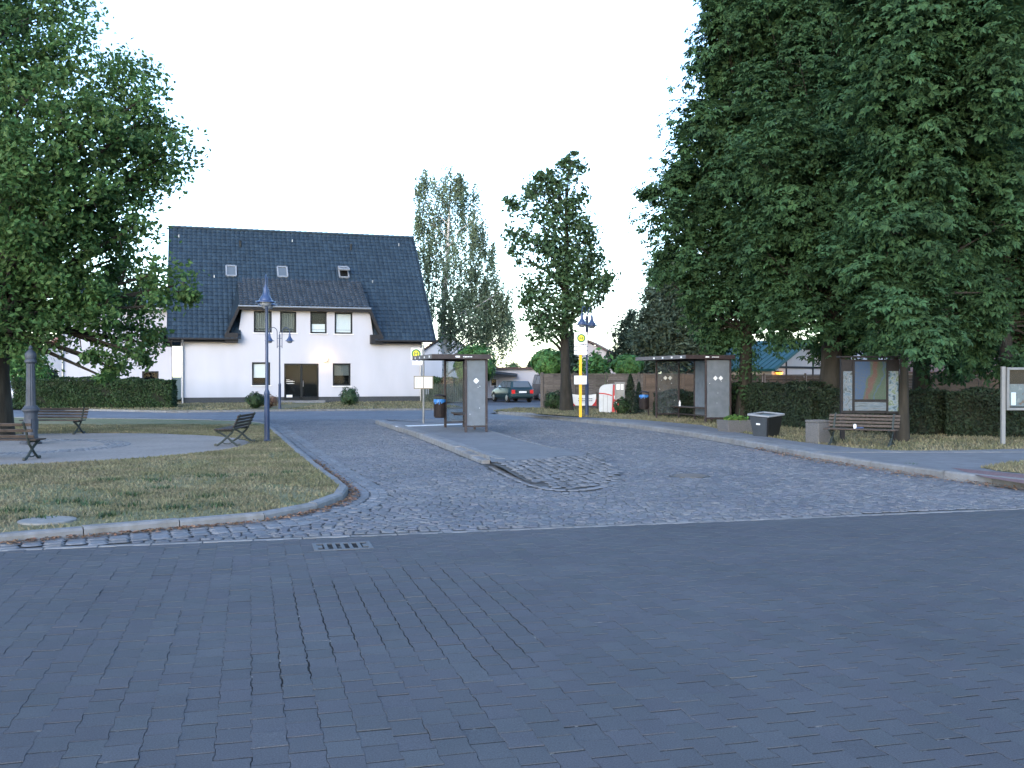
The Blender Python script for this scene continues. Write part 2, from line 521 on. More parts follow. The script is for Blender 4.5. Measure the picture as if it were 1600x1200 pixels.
# ---- the block paved road in the foreground
road = sheet('road', [W(-60,-16),W(60,-16),W(60,-.02),W(-60,-.02)], -0.0038, 'paver_bed')
PL, PW, PN = .200, .170, .156                 # double-T block: length, end width, waist width
pitch = (PW + PN) / 2
def block_ring(g):
    a, b, l = PW/2-g*.4, PN/2-g*.4, PL/2-.0058-g*.5
    return [(-a,-l),(a,-l),(a,-.062),(b,-.040),(b,.040),(a,.062),(a,l),(-a,l),(-a,.062),(-b,.040),(-b,-.040),(-a,-.062)]
r_low, r_top = np.array(block_ring(.0016)), np.array(block_ring(.0042))
TV = np.vstack([np.c_[r_low, np.full(12,-.03)], np.c_[r_low, np.full(12,-.0012)], np.c_[r_top, np.zeros(12)]])
TQ = [(i,(i+1)%12,12+(i+1)%12,12+i) for i in range(12)] + [(12+i,12+(i+1)%12,24+(i+1)%12,24+i) for i in range(12)]
TT = [(24,25,26,35),(35,26,27,34),(34,27,28,33),(33,28,29,32),(32,29,30,31)]
TF = np.array(TQ + TT)
block_me = bpy.data.meshes.new('paving_block')
block_me.from_pydata([tuple(p) for p in TV], [], [tuple(f) for f in TF]); block_me.materials.append(M['paver'])
cells = []
for i in range(-75, 76):
    for j in range(-46, 0):
        a = i*pitch; b = j*PL + (PL/2 if i % 2 else 0) - .02
        if b > -.10: continue
        cells.append((a, b))
cells = np.array(cells)
cw = RO + cells[:,:1]*E1 + cells[:,1:]*E2
keep = (cw[:,1] > 3.0) & (np.abs(cw[:,0]) < .56*cw[:,1] + 2.2)
cells, cw = cells[keep], cw[keep]
n = len(cw)
yaw = RA + RNG.normal(0, .006, n)
cw = cw + RNG.normal(0, .0012, (n,2))
hz_ = RNG.normal(0, .0010, n)
tx, ty = RNG.normal(0, .004, n), RNG.normal(0, .004, n)
uu = 800 + FOC*cw[:,0]/cw[:,1]; vv = HZ + FOC*EYE/cw[:,1]
show = (uu > -20) & (uu < 1620) & (vv < 1215)
order = np.argsort(np.where(show, cw[:,1], 1e6))
single = set(order[:300].tolist())
# keep the drain open
GR = np.array(G(535, 854)); 
gd = (cw - GR) @ np.c_[E1, E2]
free = ~((np.abs(gd[:,0]) < .30) & (np.abs(gd[:,1]) < .22))
# a worn stretch below the drain where the joints have washed out
_wr = (cw - np.array(G(640, 950))) @ np.c_[E1, E2]
worn = (np.abs(_wr[:,0] - .1*_wr[:,1]) < .95) & (np.abs(_wr[:,1]) < 1.35 + .4*np.sin(_wr[:,0]*5))
nar = np.where(worn, .955, 1.0)
Vs, Fs, base = [], [], 0
for k in range(n):
    if not free[k]: continue
    if k in single:
        o = bpy.data.objects.new('paving_block', block_me)
        o.location = (cw[k,0], cw[k,1], hz_[k]); o.rotation_euler = (tx[k], ty[k], yaw[k]); o.scale = (nar[k],1,1)
        link(o, road); continue
    c, s_ = math.cos(yaw[k]), math.sin(yaw[k])
    P = TV.copy(); P[:,0] *= nar[k]
    P[:,2] += hz_[k] + tx[k]*P[:,1] - ty[k]*P[:,0]
    x, y = P[:,0]*c - P[:,1]*s_ + cw[k,0], P[:,0]*s_ + P[:,1]*c + cw[k,1]
    Vs.append(np.c_[x, y, P[:,2]]); Fs.append(TF + base); base += 36
tag(np_mesh('block_paving', np.vstack(Vs), np.vstack(Fs), 'paver', road), kind='stuff')
# narrow flush edging stones along the road's far edge
for i in range(-26, 40):
    a0, a1 = i*.5+.004, (i+1)*.5-.004
    q = [W(a0,-.10),W(a1,-.10),W(a1,-.015),W(a0,-.015)]
    MB().prism(q, -.1, random.uniform(.002,.007)).build('edging_stone', 'kerb', road, bevel=.006)

# ---- outlines read off the photograph
lawn_line = smooth_line([G(-900,912), G(-300,877), G(0,850.5), G(300,825), G(409,816.6), G(487,801), G(521,791.5), G(542,780), G(546,772),
                         G(540,764.5), G(506,740.6), G(469,710.6), G(431,677), G(419,666.5), G(405,662.5), G(300,659), G(140,657), G(-100,654.5), G(-700,653)], 2)
LH = .085
lawn_in = offset_line(lawn_line, .13)
lawn_poly = lawn_in
SWH = .12
side_line = smooth_line([G(812,650), G(835,652.5), G(1000,668.5), G(1200,702), G(1250,714), G(1381,734), G(1490,750), G(1600,763), (8.2,14.1), (8.7,13.65), (9.6,13.85), (13,14.75), (18,16.07), (40,21.9)], 2)
side_back = [G(838,649.0,SWH), G(1000,656,SWH), G(1095,664,SWH), G(1130,672,SWH), G(1250,690.5,SWH), G(1337,700,SWH), G(1425,706,SWH), G(1490,704,SWH), G(1600,701,SWH), (16,24), (40,30.5)]
isl_l = [G(586,661.5), G(640,679), G(700,702), G(738,718), G(768,729)]
IH = .12
isl_r = [G(917,712.5,.06), G(870,700,IH), G(810,685,IH), G(762,671,IH), G(735,663,IH), G(722,659,IH)]
isl_back = [G(700,655.5,IH), G(600,657,IH)]
ramp_edge = smooth_line([G(768,729), G(800,746), G(830,758), G(858,765), G(890,767), G(920,765), G(960,757), G(970,742), G(950,727), G(917,714)], 2)
island_poly = isl_l + ramp_edge + isl_r + isl_back

# ---- the cobbled square
square_poly = [W(-30,-.012), W(34,-.012), (34,20.2), (18,16.0)] + [tuple(p) for p in side_line[::-1] if p[0] < 16] + \
              [G(765,646), G(800,640), (1.9,52), (3,60), (3,75), (-3.4,75), (-4.2,58), G(725,638), G(680,641), G(520,642), G(420,643), G(270,645), G(100,641), (-34,52), (-60,53), (-60,0)]
square = sheet('cobbled_square', square_poly, -0.016, 'cobble_bed')
far_poly = [W(-60,26)]
DEEP = 39.0                                    # individual cobbles as far as this
back_sheet = [(-60,DEEP), (3.4,DEEP), G(835,652), G(765,646), G(800,640), (1.9,52), (3,60), (3,75), (-3.4,75), (-4.2,58), G(725,638), G(680,641), G(520,642), G(420,643), G(270,645), G(100,641), (-34,52), (-60,53)]
bs_ = sheet('cobble_surface', back_sheet, -0.002, 'cobble_far', square)
back_road = sheet('street', [(-3.3,58),(2.9,58),(2.9,140),(-3.3,140)], .004, 'road_far')

def cobble_mesh(P, L, Wd, yaw, top, seed):
    """stones with eight-sided rounded outline; arrays of centre, length, width, yaw and top height"""
    n = len(P); rg = np.random.default_rng(seed)
    base = np.array([(-1,-.55),(-.6,-1),(.6,-1),(1,-.55),(1,.55),(.6,1),(-.6,1),(-1,.55)])
    jit = 1 + rg.normal(0, .06, (n,8,2))
    low = base[None]*jit; up = low*(.76 + rg.uniform(0,.1,(n,1,1)))
    def place(q, z):
        x = q[...,0]*L[:,None]/2; y = q[...,1]*Wd[:,None]/2
        c, s_ = np.cos(yaw)[:,None], np.sin(yaw)[:,None]
        return np.stack([x*c - y*s_ + P[:,:1], x*s_ + y*c + P[:,1:2], z], -1)
    tlt = rg.normal(0, .03, (n,2))
    zm = (top - .014)[:,None] + np.zeros((n,8))
    zu = top[:,None] + low[...,0]*tlt[:,:1]*.08 + low[...,1]*tlt[:,1:]*.08
    V = np.concatenate([place(low, zm), place(up, zu)], 1).reshape(-1,3)
    f = [(i,(i+1)%8,8+(i+1)%8,8+i) for i in range(8)] + [(8,9,10,15),(15,10,11,14),(14,11,12,13)]
    F = (np.array(f)[None] + (np.arange(n)*16)[:,None,None]).reshape(-1,4)
    return V, F

cob = []
rows = 0; b = .10
while b < 34:
    wd = random.uniform(.100,.128); a = -13 + random.uniform(0,.2)
    curve = random.uniform(-.01,.01)
    while a < 13:
        ln = random.uniform(.10,.165)
        p = W(a + ln/2, b + wd/2 + .02*math.sin(a*1.3 + rows*.7))
        cob.append((p[0], p[1], ln-.008, wd-.008)); a += ln
    b += wd; rows += 1
cob = np.array(cob)
P = cob[:,:2]
ok = in_poly(P, square_poly) & (P[:,1] < DEEP+.1) & ~in_poly(P, island_poly) & ~in_poly(P, lawn_line)
ok &= (np.abs(P[:,0]) < .56*P[:,1] + 2.5)
ok &= (dist_line(P, lawn_line) > .57) & (dist_line(P, isl_l) > .07) & (dist_line(P, ramp_edge[:int(len(ramp_edge)*.62)]) > .12) & (dist_line(P, isl_r) > .10) & (dist_line(P, side_line) > .12)
MH = np.array(G(1078,743.5)); ok &= np.hypot(*(P-MH).T) > .34
cob = cob[ok]; P = cob[:,:2]
n = len(cob)
cy = RA + RNG.normal(0,.06,n)
ct = .0 + RNG.normal(0,.0025,n) + .012*np.sin(P[:,0]*.9)*np.sin(P[:,1]*.35)*.5
cu = 800 + FOC*P[:,0]/P[:,1]
vis = (cu > 0) & (cu < 1600)
order = np.argsort(np.where(vis, P[:,1], 1e6)); sing = order[:300]; rest = np.setdiff1d(np.arange(n), sing)
V, F = cobble_mesh(P[rest], cob[rest,2], cob[rest,3], cy[rest], ct[rest], 3)
tag(np_mesh('cobbles', V, F, 'cobble', square), kind='stuff')
variants = []
for k in range(10):
    V, F = cobble_mesh(np.zeros((1,2)), np.array([1.0]), np.array([1.0]), np.zeros(1), np.array([.0]), 100+k)
    me = bpy.data.meshes.new('cobble'); me.from_pydata([tuple(p) for p in V], [], [tuple(f) for f in F]); me.materials.append(M['cobble'])
    variants.append(me)
for q, k in enumerate(sing):
    o = bpy.data.objects.new('cobble', variants[q % 10])
    o.location = (P[k,0], P[k,1], ct[k]); o.scale = (cob[k,2], cob[k,3], 1); o.rotation_euler = (0,0,cy[k]); link(o, square)

# three rows of setts running beside the lawn kerb
st = []
for r_, off in enumerate((-.085, -.23, -.375, -.50)):
    ln = offset_line(lawn_line, off); pts = resample(ln, .21)
    for a, b2 in zip(pts[:-1], pts[1:]):
        a, b2 = np.array(a), np.array(b2); m = (a+b2)/2
        if m[1] > 45 or abs(m[0]) > .56*m[1]+3: continue
        dd = (m - RO) @ E2
        if dd < .12: continue
        st.append((m[0], m[1], np.linalg.norm(b2-a)-.010, .138, math.atan2(b2[1]-a[1], b2[0]-a[0])))
st = np.array(st)
V, F = cobble_mesh(st[:,:2], st[:,2], st[:,3], st[:,4], .008 + RNG.normal(0,.003,len(st)), 5)
tag(np_mesh('gutter_setts', V, F, 'sett', square), kind='stuff')

# manhole cover set in the cobbles
mh = MB(); mh.lathe([(.33,-.02),(.33,.008),(.29,.010),(.29,.004),(.0,.004)], (MH[0],MH[1],0), 28)
for i in range(-4,5):
    L_ = math.sqrt(max(.0,.27**2-(i*.06)**2)); mh.box(MH[0]-L_, MH[0]+L_, MH[1]+i*.06-.015, MH[1]+i*.06+.015, .0, .009)
tag(mh.build('manhole_cover','cast_iron_cover'), 'round dark iron manhole cover set in the cobbles', 'manhole cover')

# drain grate at the road's edge
gr = empty('drain_grate', (GR[0],GR[1],0), RA, 'rectangular storm drain grate with dark slots beside the road edging', 'drain grate')
m = MB(); m.box(-.29,.29,-.21,-.165,-.05,.008).box(-.29,.29,.165,.21,-.05,.008).box(-.29,-.25,-.165,.165,-.05,.008).box(.25,.29,-.165,.165,-.05,.008)
m.build('rim','grate_rim',gr,bevel=.004)
MB().box(-.25,.25,-.165,.165,-.05,-.045).build('pit','pit',gr)
for x in (-.165,-.08,0,.08,.165): MB().box(x-.016,x+.016,-.165,.165,-.03,.006).build('bar','grate_rim',gr)
for s in (-1,1): MB().box(min(s*.20,s*.25),max(s*.20,s*.25),-.07,.07,-.03,.006).build('bar','grate_rim',gr)

# ---- lawn with its kerb
lawn = sheet('lawn', lawn_poly, LH, 'lawn')
kerb(lawn, [p for p in lawn_line if abs(p[0]) < 30], .13, LH+.015, 1.0)
cen = np.array(G(15, 698, LH)); GRAD = 5.3
def circ(r, k=64, sq=1.0): return [(cen[0]+r*math.cos(2*math.pi*i/k), cen[1]+r*sq*math.sin(2*math.pi*i/k)) for i in range(k)]
gravel = sheet('gravel_circle', [(p[0]+random.uniform(-.08,.08), p[1]+random.uniform(-.08,.08)) for p in circ(GRAD,80)], LH+.004, 'gravel')
tile = []
for ring in range(4):
    r_ = 2.05 + ring*.16; k = int(2*math.pi*r_/.17)
    for i in range(k):
        a = 2*math.pi*i/k + ring*.05
        tile.append((cen[0]+r_*math.cos(a), cen[1]+r_*math.sin(a), .155, .145, a+math.pi/2))
tile = np.array(tile)
V, F = cobble_mesh(tile[:,:2], tile[:,2], tile[:,3], tile[:,4], np.full(len(tile), LH+.012), 8)
V[:,2] = np.maximum(V[:,2], LH-.01)
tag(np_mesh('sett_ring', V, F, 'sett', gravel), kind='stuff')
LM = G(73,815,LH)
tag(MB().lathe([(.30,-.1),(.30,.018),(.27,.024),(.05,.024)], (LM[0],LM[1],LH), 26).build('concrete_cover','concrete_cover'),
    'round pale concrete shaft cover lying in the lawn', 'shaft cover')

def blades(name, poly, N, z, hmin, hmax, mat, avoid=None, parent=None, clump=0.0, box=None, seed=1, wid=.006, dens=None):
    rg = np.random.default_rng(seed)
    xs = np.array([p[0] for p in poly]); ys = np.array([p[1] for p in poly])
    x0,x1,y0,y1 = box if box else (xs.min(),xs.max(),ys.min(),ys.max())
    Q = np.c_[rg.uniform(x0,x1,N*4), rg.uniform(y0,y1,N*4)]
    Q = Q[in_poly(Q, poly) & (np.abs(Q[:,0]) < .55*Q[:,1]+1.5)]
    if avoid is not None: Q = Q[~avoid(Q)]
    if dens is not None: Q = Q[rg.uniform(0,1,len(Q)) < dens(Q)]
    Q = Q[:N]; n = len(Q)
    a = rg.uniform(0, 2*math.pi, n); h = rg.uniform(hmin,hmax,n); w = rg.uniform(.6,1.4,n)*wid*(1+Q[:,1]/14)
    lean = rg.uniform(.2,1.1,n)*h; la = rg.uniform(0,2*math.pi,n)
    d = np.c_[np.cos(a), np.sin(a)]*w[:,None]
    zb = np.full(n, z)
    p0 = np.c_[Q-d, zb]; p1 = np.c_[Q+d, zb]
    p2 = np.c_[Q + np.c_[np.cos(la),np.sin(la)]*lean[:,None], zb+h]
    V = np.stack([p0,p1,p2],1).reshape(-1,3); F = np.arange(3*n).reshape(-1,3)
    return np_mesh(name, V, F, mat, parent)

def patchy(Q):
    return .35 + .65*(np.sin(Q[:,0]*1.7+1.1*np.sin(Q[:,1]*.9))*np.sin(Q[:,1]*1.3+.7*np.sin(Q[:,0]*2.1)) > -.2)
lg = blades('lawn_grass', lawn_poly, 150000, LH, .015, .05, 'grass', box=(-22,0,8.5,33), seed=2, dens=patchy,
            avoid=lambda Q: (np.hypot(Q[:,0]-cen[0],Q[:,1]-cen[1]) < GRAD) | (np.hypot(Q[:,0]-LM[0],Q[:,1]-LM[1]) < .33))
tag(lg, 'short dry grass growing over the lawn', 'grass', kind='stuff')
# darker low weed rosettes in the lawn
wd_ = []
for (u,v) in ((172,806),(60,812),(100,785),(150,790),(250,765),(210,792),(320,778),(270,795),(340,792),(170,752),(240,752),(25,800),(400,745),(200,775),(450,740),(330,745)):
    wd_.append(G(u,v,LH))

# ---- the right-hand pavement
side_in = offset_line(side_line, .13)
side_poly = [p for p in side_in] + side_back[::-1]
walk = sheet('pavement', side_poly, SWH, 'asphalt')
def drop(t): return 1.0
sl = [p for p in side_line if p[0] < 16]
kerb(walk, sl, .13, SWH+.006, 1.0)
sheet('red_path', [G(1486,731,SWH), G(1600,742,SWH), (11,18.2), (12.5,15.6), (9.8,14.6), (8.6,14.4), G(1600,756,SWH), G(1540,746.5,SWH)], SWH+.004, 'red_brick_path')
gp_poly = [G(1532,731,SWH), G(1600,722,SWH), (12,20.2), (12,18.7), G(1600,740.5,SWH), G(1565,737,SWH)]
sheet('grass_patch', gp_poly, SWH+.008, 'verge')
# worn pale strip of slabs along the kerb
kl = resample([p for p in offset_line(side_line,.15) if 20 < p[1] < 37], .5); kr = offset_line(kl, .46)
for i in range(len(kl)-1):
    q = [kl[i],kl[i+1],kr[i+1],kr[i]]
    c_ = np.mean(np.array(q),0); q = [tuple(c_+(np.array(p)-c_)*.975) for p in q]
    MB().prism(q, SWH-.03, SWH+.006+random.uniform(0,.004)).build('paving_slab', 'kerb', walk)

# ---- verge behind the pavement and before the house
VH = .09
verge_r = [G(770,645.5)] + [G(838,649.6)] + side_back[1:] + [(60,36),(60,120),(3.2,120),(3.2,60),(2.1,52), G(806,640.5)]
sheet('verge', verge_r, VH, 'verge')
hv = [G(270,644.5), G(420,642.6), G(520,641.6), G(680,640.6), G(722,637.8), (-4.4,58), (-3.6,75), (-60,75), (-60,53.4), (-34,52.4), G(100,640.6)]
kerb(bpy.data.objects['verge'], [G(806,640.5), G(770,645.5), G(838,649.6)], .12, VH+.008, 1.0)
hverge = sheet('house_verge', hv, .07, 'verge')
kerb(hverge, [hv[4],hv[3],hv[2],hv[1],hv[0],hv[10]], .12, .085, 1.0)
vg = blades('verge_grass', verge_r, 60000, VH, .02, .09, 'grass', box=(-2,16,17,50), seed=4, wid=.007)
tag(vg, 'dry unmown grass along the verge behind the pavement', 'grass', kind='stuff')
hg = blades('house_grass', hv, 16000, .07, .03, .10, 'grass', box=(-24,-2,48,66), seed=5, wid=.008,
            avoid=lambda Q: (np.abs((Q[:,0]+12.2) - .3*(Q[:,1]-56)*0) < 1.0))
tag(hg, 'short grass in front of the white house', 'grass', kind='stuff')
pg = blades('patch_grass', gp_poly, 6000, SWH, .02, .08, 'grass', seed=6)
tag(pg, 'grass patch beside the red brick path', 'grass', kind='stuff')
# tufts of weed in the right-hand gutter
def tuft(u, v, r, k, seed, label):
    rg = random.Random(seed); x, y = G(u, v)
    m = MB()
    for i in range(k):
        a = rg.uniform(0,6.283); q = rg.uniform(0,r*.5); h = rg.uniform(.5,1)*r; l = rg.uniform(.2,.8)*r
        bx, by = math.cos(a)*q, math.sin(a)*q; w = .008
        m.face([(bx-w*math.sin(a),by+w*math.cos(a),0),(bx+w*math.sin(a),by-w*math.cos(a),0),(bx+math.cos(a)*l,by+math.sin(a)*l,h)])
    o = m.build('weed_tuft','leaf_shrub',fix=False); o.location = (x,y,0.0)
    tag(o, label, 'weed', 'weeds in the gutter')
tuft(1424,736,.17,90,1,'largest green weed tuft growing at the kerb of the right pavement')
tuft(1391,731,.10,60,2,'small weed tuft at the kerb left of the largest one')
tuft(1371,727,.08,50,3,'low weed tuft at the kerb below the wooden bench')
tuft(1340,722,.06,40,4,'leftmost tiny weed tuft in the right kerb gutter')

# dead leaves in the gutters
def litter(name, line, off0, off1, N, label, z, seed, size=.03):
    rg = np.random.default_rng(seed); pts = np.array(resample(line, .02)); 
    nn = np.array(offset_line([tuple(p) for p in pts], 1.0)) - pts
    k = rg.integers(0, len(pts), N); t = off0 + (off1-off0)*rg.beta(1,2.2,N)
    Q = pts[k] + nn[k]*t[:,None]
    a = rg.uniform(0,6.283,N); s_ = rg.uniform(.5,1.4,N)*size
    d1 = np.c_[np.cos(a),np.sin(a)]*s_[:,None]; d2 = np.c_[-np.sin(a),np.cos(a)]*(s_*.55)[:,None]
    zz = z + rg.uniform(.002,.02,N)
    V = np.stack([np.c_[Q-d1,zz], np.c_[Q+d2,zz+rg.uniform(0,.02,N)], np.c_[Q+d1,zz], np.c_[Q-d2,zz+rg.uniform(0,.015,N)]],1).reshape(-1,3)
    o = np_mesh(name, V, np.arange(4*N).reshape(-1,4), 'dead_leaf')
    tag(o, label, 'leaves', kind='stuff')
near_l = [p for p in lawn_line if p[1] < 20 and p[0] > -9]
litter('leaf_litter', near_l, -.01, -.22, 1600, 'orange brown dead leaves in the gutter round the lawn kerb', .012, 1)
litter('leaf_litter', [p for p in side_line if 13.8 < p[1] < 24], -.02, -.7, 2600, 'orange brown dead leaves in the gutter of the right pavement', .012, 2)

# ---- the traffic island
island = empty('traffic_island', (0,0,0)); tag(island, kind='structure')
il_in = offset_line(isl_l, .32)
top_poly = il_in + [G(860,722,IH)] + isl_r[1:] + isl_back
top_poly = [tuple(p) for p in il_in[:-1]] + [G(768,722.5,IH), G(915,710.5,IH)] + isl_r[1:] + isl_back
tp = sheet('asphalt_top', top_poly, IH, 'asphalt', island)
kerb(island, isl_l[:], .16, IH+.008, 1.0, drop=lambda t: 1-.75*max(0,(t-.75)/.25))
k2 = offset_line(isl_l, .165); k3 = offset_line(isl_l, .33)
ks, ke = resample(k2, .5), resample(k3, .5)
for i in range(min(len(ks),len(ke))-1):
    q = [ks[i],ks[i+1],ke[i+1],ke[i]]; c_ = np.mean(np.array(q),0); q = [tuple(c_+(np.array(p)-c_)*.98) for p in q]
    MB().prism(q, IH-.08, IH+.008+random.uniform(0,.004)).build('paving_slab', 'kerb', island)
kerb(island, isl_r[1:], .12, IH+.004, 1.0)
kerb(island, [isl_r[-1]] + isl_back + [isl_l[0]], .12, IH+.004, 1.0)
wl = [G(618,665.5,IH), G(722,662.3,IH), G(722,663.6,IH), G(618,667.2,IH)]
tag(MB().prism(wl, IH+.002, IH+.006).build('road_marking','white_line',island), 'white painted line across the island')
# cobbled ramp at the island's near end, edged with a flush course of setts
_re = resample(ramp_edge, .2); _re = _re[:int(len(_re)*.62)]; _st = []
for a, b2 in zip(_re[:-1], _re[1:]):
    a, b2 = np.array(a), np.array(b2); m = (a+b2)/2
    _st.append((m[0], m[1], .19, .14, math.atan2(b2[1]-a[1], b2[0]-a[0])))
_st = np.array(_st)
V, F = cobble_mesh(_st[:,:2], _st[:,2], _st[:,3], _st[:,4], np.full(len(_st), .010), 31)
tag(np_mesh('ramp_edging', V, F, 'sett', island), kind='stuff')
rp = [G(768,722.5,IH)] + ramp_edge[2:] + [G(915,710.5,IH)]
ra_, rb_ = np.array(G(768,722.5,IH)), np.array(G(915,710.5,IH))
rdir = (rb_-ra_)/np.linalg.norm(rb_-ra_); rn = np.array([rdir[1], -rdir[0]])
def ramp_z(Q):
    t = np.clip(((Q-ra_) @ rn)/3.6, 0, 1); return IH*(1-t) + .004*t
mbr = MB()
gx = np.arange(0, 2.6, .2)
rpp = np.array(rp); rz = ramp_z(rpp)
mbr.face([(p[0],p[1],z-.02) for p,z in zip(rp, rz)])
ob = mbr.build('ramp_bed','moss_bed',island,fix=False)
if ob.data.polygons[0].normal.z < 0: ob.data.flip_normals()
fs_ = []
for i in range(-30,30):
    for j in range(0,40):
        q = ra_ + rdir*((i+.5*(j%2))*.19 + random.uniform(-.03,.03)) + rn*(j*.155+.08+random.uniform(-.025,.025))
        fs_.append((q[0],q[1],random.uniform(.13,.175),random.uniform(.11,.145),math.atan2(rdir[1],rdir[0])+random.uniform(-.4,.4)))
fs_ = np.array(fs_); kq = in_poly(fs_[:,:2], rp) & (dist_line(fs_[:,:2], ramp_edge[:int(len(ramp_edge)*.62)]) > .085); fs_ = fs_[kq]
zt = ramp_z(fs_[:,:2])
for k in range(len(fs_)):
    pass
V, F = cobble_mesh(fs_[:,:2], fs_[:,2], fs_[:,3], fs_[:,4], np.zeros(len(fs_)), 21)
V[:,2] += np.repeat(zt, 16) + .008
sel = np.argsort(fs_[:,1])
near = set(sel[:250].tolist())
keepF = np.repeat(np.array([k not in near for k in range(len(fs_))]), 11)
for k in near:
    me = bpy.data.meshes.new('stone'); me.from_pydata([tuple(p) for p in V[k*16:(k+1)*16]], [], [tuple(int(i-k*16) for i in f) for f in F[k*11:(k+1)*11]])
    me.materials.append(M['fieldstone']); link(bpy.data.objects.new('stone', me), island)
if keepF.any():
    used = np.repeat(np.array([k not in near for k in range(len(fs_))]), 16)
    remap = np.cumsum(used)-1
    tag(np_mesh('ramp_stones', V[used], remap[F[keepF]], 'fieldstone', island), kind='stuff')
# ================================================================== BUILDINGS
HY = R(18)                                   # facades stand 18 degrees off the picture plane
HO = (-19.85, 59.5)                          # near left corner of the big white house
cH, sH = math.cos(HY), math.sin(HY)
def FX(u, off=0.0, o=HO, c=cH, s=sH):
    """facade coordinate seen at column u (off = metres behind the facade plane)"""
    t = (u-800)/FOC; ox, oy = o[0]-s*off, o[1]+c*off
    return (t*oy - ox)/(c - t*s)
def FZ(u, v, off=0.0, o=HO, c=cH, s=sH):
    x = FX(u, off, o, c, s); d = o[1]+c*off + s*x
    return EYE - (v-HZ)/FOC*d

def wall_holes(mb, x0, x1, z0, z1, holes, y=0.0, depth=.14):
    xs = sorted({x0,x1,*[h[0] for h in holes],*[h[1] for h in holes]})
    zs = sorted({z0,z1,*[h[2] for h in holes],*[h[3] for h in holes]})
    for a,b in zip(xs[:-1],xs[1:]):
        for c,d in zip(zs[:-1],zs[1:]):
            mx, mz = (a+b)/2, (c+d)/2
            if any(h[0]<mx<h[1] and h[2]<mz<h[3] for h in holes): continue
            mb.face([(a,y,c),(b,y,c),(b,y,d),(a,y,d)])
    for (a,b,c,d) in holes:
        mb.face([(a,y,c),(a,y+depth,c),(a,y+depth,d),(a,y,d)])
        mb.face([(b,y,c),(b,y,d),(b,y+depth,d),(b,y+depth,c)])
        mb.face([(a,y,c),(b,y,c),(b,y+depth,c),(a,y+depth,c)])
        mb.face([(a,y,d),(a,y+depth,d),(b,y+depth,d),(b,y,d)])

def window(parent, a, b, c, d, y=.09, fw=.10, curtain=None, sill=True, frame='frame_dark', mull=False, label=None):
    m = MB(); m.box(a,b,y,y+.06,c,c+fw).box(a,b,y,y+.06,d-fw,d).box(a,a+fw,y,y+.06,c+fw,d-fw).box(b-fw,b,y,y+.06,c+fw,d-fw)
    if mull: m.box((a+b)/2-.03,(a+b)/2+.03,y,y+.06,c+fw,d-fw)
    w = m.build('window', frame, parent)
    if label: w['label'] = label
    MB().box(a+fw,b-fw,y+.03,y+.036,c+fw,d-fw).build('pane','pane',w)
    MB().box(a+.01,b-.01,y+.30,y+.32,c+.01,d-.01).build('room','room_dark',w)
    if curtain:
        mat, f0, f1, wave = curtain
        z0, z1 = c+fw+(d-c-2*fw)*f0, c+fw+(d-c-2*fw)*f1
        m = MB(); n = 24 if wave else 1
        for i in range(n):
            xa, xb = a+fw+(b-a-2*fw)*i/n, a+fw+(b-a-2*fw)*(i+1)/n
            ya, yb = (y+.10+.02*math.sin(i*1.9), y+.10+.02*math.sin((i+1)*1.9)) if wave else (y+.07,y+.07)
            m.face([(xa,ya,z0),(xb,yb,z0),(xb,yb,z1),(xa,ya,z1)])
        m.build('curtain' if wave else 'roller_blind', mat, w, fix=False)
    if sill: MB().box(a-.06,b+.06,-.07,y,c-.05,c-.004).build('sill','sill_white',w)
    return w

def tiles(mb, o, ex, ey, en, nx, ny, tw, tl, skip=None, amp=.022, lip=.03, sub=6):
    """courses of pantiles on a plane: o lower left corner, ex along the eave, ey up the slope, en normal"""
    o, ex, ey, en = Vector(o), Vector(ex), Vector(ey), Vector(en)
    prof = [amp*(math.sin(2*math.pi*k/sub - .6) + .35*math.sin(4*math.pi*k/sub)) for k in range(sub)]
    for j in range(ny):
        for i in range(nx):
            if skip and skip((i+.5)*tw, (j+.5)*tl): continue
            vs = []
            for k in range(sub+1):
                x = (i + k/sub)*tw; h = prof[k % sub]
                lo = o + ex*x + ey*(j*tl - .03) ; hi = o + ex*x + ey*((j+1)*tl)
                vs += [lo + en*(h - .02 + .0), lo + en*(h + lip), hi + en*h]
            fs = []
            for k in range(sub):
                a = k*3
                fs += [(a, a+3, a+4, a+1), (a+1, a+4, a+5, a+2)]
            mb.add(vs, fs)

